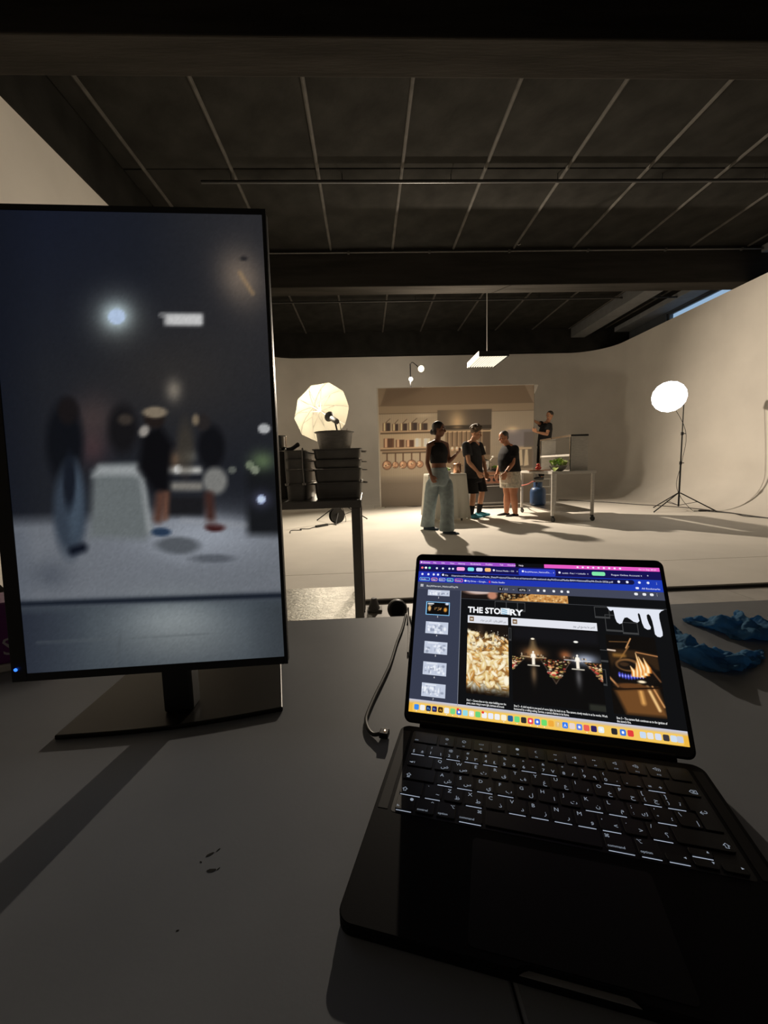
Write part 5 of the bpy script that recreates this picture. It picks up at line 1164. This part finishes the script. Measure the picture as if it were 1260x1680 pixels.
def wear(mb, name, P, o, m_, vox=.011, it=6):
    m = MB(); T = Vector(P); m.v = [tuple(Vector(p)-T) for p in mb.v]; m.f = mb.f
    c = m.build(name, m_, o, True); soft(c, vox, it, .5); return c
def torso(mb, J, f, s, k=1., belly=0., inf=0.):
    f, s = Vector(f).normalized(), Vector(s).normalized(); pe, wa, ne = J['pel'], J['waist'], J['neck']; ch = wa.lerp(ne, .55); sh = wa.lerp(ne, .88)
    loft(mb, [(pe-Vector((0, 0, .10)), s*(.145*k+inf), f*(.105*k+inf)), (pe, s*(.168*k+inf), f*(.125*k+inf)), (wa, s*(.142*k+inf), f*(.105*k+inf+belly)), (wa.lerp(ne, .3)+f*belly*.5, s*(.152*k+inf), f*(.110*k+inf+belly)), (ch+f*.01, s*(.165*k+inf), f*(.120*k+inf)), (sh, s*(.150*k+inf), f*(.088*k+inf)), (ne, s*(.060*k+inf*.6), f*(.058*k+inf*.6))], 24)
def arm(mb, S, E, Wr, k=1.):
    chain(mb, [S, Vector(S).lerp(E, .4), E, Vector(E).lerp(Wr, .35), Wr], [.050*k, .047*k, .038*k, .040*k, .027*k], 14)
def leg(mb, H, K, A, k=1.):
    chain(mb, [H, Vector(H).lerp(K, .45), K, Vector(K).lerp(A, .33), A], [.088*k, .074*k, .052*k, .056*k, .036*k], 16)
def foot(mb, A, d, L_=.25, k=1., lift=0.):
    d = Vector(d).normalized(); s = Vector((-d.y, d.x, 0)).normalized(); A = Vector(A); u = Vector((0, 0, 1))
    b = Vector((A.x, A.y, A.z-.062)); loft(mb, [(b-d*.055*k, s*.028*k, u*.03*k), (b-d*.035*k, s*.036*k, u*.04*k), (b+d*.04*k, s*.040*k, u*.042*k), (b+d*(L_*.5), s*.046*k, u*.030*k-d*.0), (b+d*(L_*.68), s*.042*k, u*.022*k), (b+d*(L_*.78), s*.026*k, u*.016*k)], 16)
def ring(c, s, f, a, b): return (Vector(c), Vector(s).normalized()*a, Vector(f).normalized()*b)
def sleeve(mb, S, E, t1, r0, r1):
    S = Vector(S); e = S.lerp(E, t1); mb.ball(S, r0, 14, 8); mb.tube([S, S.lerp(e, .5), e], [r0, (r0+r1)/2*1.03, r1], 16)
V3 = Vector
skinA = mat('brown_skin', rgb(128, 88, 68), .5, spec=.3, var=.08, scale=14); skinB = mat('tan_skin', rgb(196, 144, 112), .5, spec=.3, var=.07, scale=14); skinC = mat('warm_tan_skin', rgb(186, 128, 96), .5, spec=.3, var=.07, scale=14)
hairm = mat('dark_brown_hair', (.022, .015, .011), .55, spec=.4, var=.4, scale=60, bump=.5, bscale=90); hair2 = mat('brown_curly_hair', (.10, .068, .04), .6, spec=.4, var=.4, scale=50, bump=.5, bscale=60); hair3 = mat('cropped_grey_brown_hair', (.06, .05, .04), .6, var=.3, scale=80, bump=.4, bscale=160)
blackt = mat('black_cotton', (.016, .015, .015), .85, spec=.2, var=.2, scale=10, bump=.15, bscale=50); blackc = mat('charcoal_cotton', (.030, .029, .030), .85, spec=.2, var=.2, scale=10, bump=.15, bscale=50)
denim = mat('light_blue_denim', rgb(146, 158, 160), .85, spec=.2, var=.16, scale=16, bump=.2, bscale=120); teal = mat('teal_shoe_cover', rgb(58, 140, 160), .5, var=.2, scale=20, bump=.3, bscale=60); dkshoe = mat('dark_blue_shoe', rgb(44, 62, 78), .6, var=.2)
# --- the woman in jeans
P = V3((1.10, 6.44, 0)); f = V3((.80, -.60, 0)); s = V3((-.60, -.80, 0))
J = dict(pel=at(721, 783, 6.44), waist=at(720, 762, 6.44), neck=at(717, 725, 6.44))
RS, LS = at(704, 731, 6.34), at(732, 730, 6.53); RE, RW = at(701, 760, 6.29), at(707.5, 780, 6.22); LE, LW = at(737, 757, 6.54), at(748, 746, 6.42)
RH, RK, RA = at(711, 792, 6.42), at(705, 830, 6.56), at(701, 861, 6.68); LH, LK, LA = at(731, 792, 6.46), at(734, 833, 6.34), at(733, 868, 6.24)
b = MB(); torso(b, J, f, s, .98); chain(b, [J['neck']-V3((0, 0, .03)), at(719, 714, 6.43)], [.050, .046])
HC = at(720.5, 704.5, 6.42); HM = head(b, HC, (.93, -.36, 0), .10, .98)
for S, E, Wr in ((RS, RE, RW), (LS, LE, LW)): arm(b, S, E, Wr, .84); chain(b, [S, J['neck'].lerp(S, .3)], [.046, .05])
hand(b, RW, at(713, 792, 6.20)-RW, (.2, .9, 0), (.8, -.4, -.2), .7, .92); hand(b, LW, at(754, 740, 6.36)-LW, (-.3, -.3, .9), (-.2, -.9, .1), .55, .92)
leg(b, RH, RK, RA, .9); leg(b, LH, LK, LA, .9); foot(b, RA, f, .24, .9); foot(b, LA, f, .24, .9)
wo = body_obj(b, P, 'woman in a black crop top and wide pale jeans with one hand raised', skinA)
face(HM, P, wo)
m = MB(); w_, n_ = J['waist'], J['neck']
loft(m, [ring(w_+V3((0, 0, .02)), s, f, .158, .124), ring(w_.lerp(n_, .3), s, f, .168, .130), ring(w_.lerp(n_, .55)+f*.014, s, f, .178, .142), ring(w_.lerp(n_, .74)+f*.010, s, f, .164, .130), ring(w_.lerp(n_, .90)+f*.004, s, f, .135, .102), ring(w_.lerp(n_, .97), s, f, .105, .075)], 24)
chain(m, [n_.lerp(RS, .52)+V3((0, 0, .012)), w_.lerp(n_, .7)+s*.10], [.040, .05]); chain(m, [n_.lerp(LS, .52)+V3((0, 0, .012)), w_.lerp(n_, .7)-s*.10], [.034, .05])
wear(m, 'crop_top', P, wo, blackt, .010)
m = MB(); pe = J['pel']
loft(m, [ring(pe-V3((0, 0, .13)), s, f, .180, .135), ring(pe-V3((0, 0, .03)), s, f, .190, .146), ring(pe+V3((0, 0, .06)), s, f, .176, .132), ring(pe+V3((0, 0, .155)), s, f, .158, .116)], 24)
for H, K, A, d in ((RH, RK, RA, 1), (LH, LK, LA, -1)):
    H2 = H+V3((0, 0, .06)); loft(m, [ring(H2, s, f, .070, .085), ring(H2.lerp(K, .15), s, f, .090, .115), ring(H2.lerp(K, .5), s, f, .104, .116), ring(K, s, f, .102, .104), ring(K.lerp(A, .5), s, f, .108, .108), ring(A+V3((0, 0, -.03)), s, f, .116, .120)], 20)
wear(m, 'jeans', P, wo, denim, .011, 10)
for A in (RA, LA):
    m = MB(); foot(m, A+V3((0, 0, -.002)), f, .26, 1.12); wear(m, 'shoe', P, wo, dkshoe, .009, 3)
m = MB(); m.ball((0, -.026, .042), (.086, .098, .090), 20, 14, HM); m.ball((0, -.058, -.02), (.070, .055, .075), 16, 10, HM); m.ball((0, -.105, -.045), (.045, .042, .045), 14, 10, HM)
wear(m, 'hair', P, wo, hairm, .009, 3)
# --- the curly-haired man in black shorts
P = V3((2.10, 7.85, 0)); f = V3((.86, -.50, 0)); s = V3((-.50, -.86, 0))
J = dict(pel=at(777, 779, 7.88), waist=at(777, 762, 7.88), neck=at(774, 725, 7.88))
RS, LS = at(764.5, 731, 7.74), at(786, 731, 8.02); RE, RW = at(769, 758, 7.62), at(783.5, 774, 7.60); LE, LW = at(793, 757, 8.02), at(797, 775, 7.92)
RH, RK, RA = at(771, 786, 7.82), at(776.5, 811, 7.80), at(773, 842, 7.86); LH, LK, LA = at(784, 785, 7.98), at(791, 808, 7.99), at(785.5, 839, 8.08)
b = MB(); torso(b, J, f, s, 1.04); chain(b, [J['neck']-V3((0, 0, .03)), at(778, 719, 7.86)], [.058, .054])
HC = at(781, 711, 7.85); HM = head(b, HC, (.86, -.5, 0), .22, 1.02)
for S, E, Wr in ((RS, RE, RW), (LS, LE, LW)): arm(b, S, E, Wr, 1.0); chain(b, [S, J['neck'].lerp(S, .3)], [.052, .056])
hand(b, RW, at(790, 784, 7.60)-RW, (.5, .8, 0), (.6, -.5, .6), .5, 1.05); hand(b, LW, V3((.02, -.02, -.1)), (-.8, -.3, 0), (.5, -.8, 0), .5, 1.05)
leg(b, RH, RK, RA, 1.0); leg(b, LH, LK, LA, 1.0); foot(b, RA, f, .27, 1.02); foot(b, LA, f, .27, 1.02)
mn = body_obj(b, P, 'curly-haired man in black shirt and long black shorts, facing right', skinB)
face(HM, P, mn)
m = MB(); w_, n_, pe = J['waist'], J['neck'], J['pel']
loft(m, [ring(pe-V3((0, 0, .06)), s, f, .235, .180), ring(pe+V3((0, 0, .08)), s, f, .228, .172), ring(w_.lerp(n_, .35), s, f, .215, .162), ring(w_.lerp(n_, .65), s, f, .208, .150), ring(w_.lerp(n_, .86), s, f, .188, .112), ring(n_+V3((0, 0, .0)), s, f, .080, .072)], 24)
sleeve(m, RS, RE, .62, .080, .088); sleeve(m, LS, LE, .62, .080, .088)
wear(m, 't_shirt', P, mn, blackc, .011, 5)
m = MB(); loft(m, [ring(pe-V3((0, 0, .14)), s, f, .205, .155), ring(pe, s, f, .205, .155), ring(pe+V3((0, 0, .12)), s, f, .185, .140)], 24)
for H, K in ((RH, RK), (LH, LK)):
    H2 = H+V3((0, 0, .03)); e = K+V3((0, 0, .02)); loft(m, [ring(H2, s, f, .110, .125), ring(H2.lerp(e, .5), s, f, .116, .122), ring(e, s, f, .118, .112)], 20)
wear(m, 'shorts', P, mn, blackt, .011, 4)
for K, A in ((RK, RA), (LK, LA)):
    m = MB(); chain(m, [A+V3((0, 0, -.02)), A.lerp(K, .42)], [.047, .060], 16, (1, 0)); wear(m, 'sock', P, mn, blackt, .009, 3)
    m = MB(); foot(m, A+V3((0, 0, .004)), f, .29, 1.28); wear(m, 'shoe_cover', P, mn, teal, .009, 3)
m = MB(); m.ball((0, -.022, .050), (.088, .096, .084), 18, 12, HM)
rs = np.random.default_rng(4)
for k in range(90):
    a_ = rs.random()*6.28; e_ = .15+rs.random()*1.35; q = V3((.096*math.cos(a_)*math.cos(e_), -.014+.104*math.sin(a_)*math.cos(e_), .060+.096*math.sin(e_)))
    if q.y > .07 and q.z < .075: continue
    m.ball(q, .016+.016*rs.random(), 8, 6, HM)
wear(m, 'curly_hair', P, mn, hair2, .0075, 0)
# --- the man in pale shorts
P = V3((2.80, 8.07, 0)); f = V3((-.93, -.36, 0)); s = V3((-.36, .93, 0))
J = dict(pel=at(837, 780, 8.08), waist=at(837, 764, 8.08), neck=at(834, 731, 8.08))
LS, RS = at(844.5, 737, 7.93), at(829, 736, 8.24); LE, LW = at(841.5, 760, 7.87), at(830, 775, 7.80); RE, RW = at(821, 761, 8.22), at(815.5, 777, 8.14)
LH, LK, LA = at(843, 787, 8.00), at(842.5, 812, 7.96), at(845.5, 841, 8.0); RH, RK, RA = at(832, 787, 8.16), at(832.5, 812, 8.10), at(831, 839.5, 8.20)
b = MB(); torso(b, J, f, s, 1.14, .02); chain(b, [J['neck']-V3((0, 0, .03)), at(829, 724, 8.06)], [.064, .060])
HC = at(826, 717.5, 8.05); HM = head(b, HC, (-.95, -.28, 0), .24, 1.02)
for S, E, Wr in ((RS, RE, RW), (LS, LE, LW)): arm(b, S, E, Wr, 1.06); chain(b, [S, J['neck'].lerp(S, .3)], [.056, .06])
hand(b, LW, at(826.5, 785, 7.80)-LW, (.3, .9, 0), (-.8, .1, 0), .45, 1.05); hand(b, RW, at(812, 787, 8.10)-RW, (.6, -.7, 0), (-.6, -.6, 0), .45, 1.05)
leg(b, LH, LK, LA, 1.3); leg(b, RH, RK, RA, 1.3); foot(b, LA, f, .27, 1.02); foot(b, RA, f, .27, 1.02)
mm = body_obj(b, P, 'man in a black shirt and pale patterned shorts, facing left', skinC)
face(HM, P, mm)
m = MB(); w_, n_, pe = J['waist'], J['neck'], J['pel']
loft(m, [ring(pe+V3((0, 0, .075)), s, f, .232, .200), ring(w_+f*.03, s, f, .226, .200), ring(w_.lerp(n_, .3)+f*.03, s, f, .228, .196), ring(w_.lerp(n_, .6)+f*.012, s, f, .228, .178), ring(w_.lerp(n_, .86), s, f, .200, .126), ring(n_+V3((0, 0, .01)), s, f, .082, .078)], 24)
sleeve(m, RS, RE, .6, .084, .086); sleeve(m, LS, LE, .6, .084, .086)
wear(m, 't_shirt', P, mm, blackt, .011, 5)
sh = mat('pale_patterned_cotton', (.62, .57, .47), .8, spec=.2, var=.28, scale=26, bump=.15, bscale=60)
m = MB(); loft(m, [ring(pe-V3((0, 0, .15)), s, f, .225, .190), ring(pe-V3((0, 0, .02)), s, f, .226, .192), ring(pe+V3((0, 0, .12)), s, f, .205, .172)], 24)
for H, K in ((LH, LK), (RH, RK)):
    H2 = H+V3((0, 0, .03)); e = H.lerp(K, .52); loft(m, [ring(H2, s, f, .115, .150), ring(H2.lerp(e, .5), s, f, .130, .158), ring(e, s, f, .138, .152)], 20)
wear(m, 'shorts', P, mm, sh, .011, 4)
for A in (LA, RA):
    m = MB(); foot(m, A+V3((0, 0, .0)), f, .29, 1.16); wear(m, 'shoe', P, mm, blackt, .009, 3)
m = MB(); m.ball((0, -.020, .040), (.080, .094, .086), 18, 12, HM); m.ball((0, -.05, -.01), (.072, .052, .06), 14, 10, HM); wear(m, 'cropped_hair', P, mm, hair3, .009, 3)
m = MB(); q = LE.lerp(LW, .90); d = (LW-LE).normalized(); m.lathe([(.033, -.010), (.036, -.010), (.036, .010), (.033, .010)], 18, zto(q-P, d)); m.build('wrist_watch', legm, mm, True)
# --- the man on the ladder reaching to the backdrop
P = V3((4.66, 10.70, .62)); f = V3((-.97, -.22, 0)); s = V3((-.22, .97, 0))
J = dict(pel=at(892, 733, 10.70), waist=at(893, 720, 10.70), neck=at(897, 694, 10.70))
LS, RS = at(901, 698, 10.56), at(890, 697, 10.88); LE, LW = at(897.5, 712.5, 10.45), at(881, 709, 10.42); RE, RW = at(883, 694, 10.80), at(877.5, 691, 10.62)
b = MB(); torso(b, J, f, s, 1.03); chain(b, [J['neck']-V3((0, 0, .03)), at(900, 689, 10.68)], [.058, .054])
HC = at(902, 682, 10.67); HM = head(b, HC, (-.9, -.4, 0), .25, 1.0)
for S, E, Wr in ((RS, RE, RW), (LS, LE, LW)): arm(b, S, E, Wr, 1.0); chain(b, [S, J['neck'].lerp(S, .3)], [.052, .056])
hand(b, LW, V3((-.08, .01, .05)), (0, .9, .3), (-.2, -.3, .9), .5, 1.0); hand(b, RW, V3((-.08, -.04, .02)), (0, -.9, -.2), (0, 0, 1), .5, 1.0)
An = [V3((4.60, 10.64, .62+.062)), V3((4.66, 10.78, .62+.062))]; Hs = [J['pel']-V3((0, 0, .04))-s*.09, J['pel']-V3((0, 0, .04))+s*.09]
Ks = [h.lerp(a, .5)+f*.05 for h, a in zip(Hs, An)]
for h, k_, a_ in zip(Hs, Ks, An): leg(b, h, k_, a_, 1.0); foot(b, a_, f, .26, 1.)
ml = body_obj(b, P, 'man in dark clothes standing on a ladder reaching to the backdrop edge', skinB)
face(HM, P, ml)
m = MB(); w_, n_, pe = J['waist'], J['neck'], J['pel']
loft(m, [ring(pe+V3((0, 0, .02)), s, f, .195, .155), ring(w_.lerp(n_, .3), s, f, .195, .15), ring(w_.lerp(n_, .6), s, f, .200, .145), ring(w_.lerp(n_, .86), s, f, .185, .112), ring(n_, s, f, .08, .072)], 24)
sleeve(m, RS, RE, .6, .078, .08); sleeve(m, LS, LE, .6, .078, .08); wear(m, 't_shirt', P, ml, blackc, .012, 5)
m = MB(); loft(m, [ring(pe-V3((0, 0, .12)), s, f, .190, .145), ring(pe+V3((0, 0, .08)), s, f, .180, .138)], 24)
for h, k_, a_ in zip(Hs, Ks, An): loft(m, [ring(h, s, f, .105, .115), ring(k_, s, f, .080, .085), ring(a_+V3((0, 0, -.01)), s, f, .068, .072)], 20)
wear(m, 'trousers', P, ml, blackt, .012, 4)
for a_ in An:
    m = MB(); foot(m, a_, f, .28, 1.12); wear(m, 'shoe', P, ml, legm, .010, 3)
m = MB(); m.ball((0, -.020, .040), (.081, .094, .086), 18, 12, HM); wear(m, 'hair', P, ml, hair3, .009, 3)
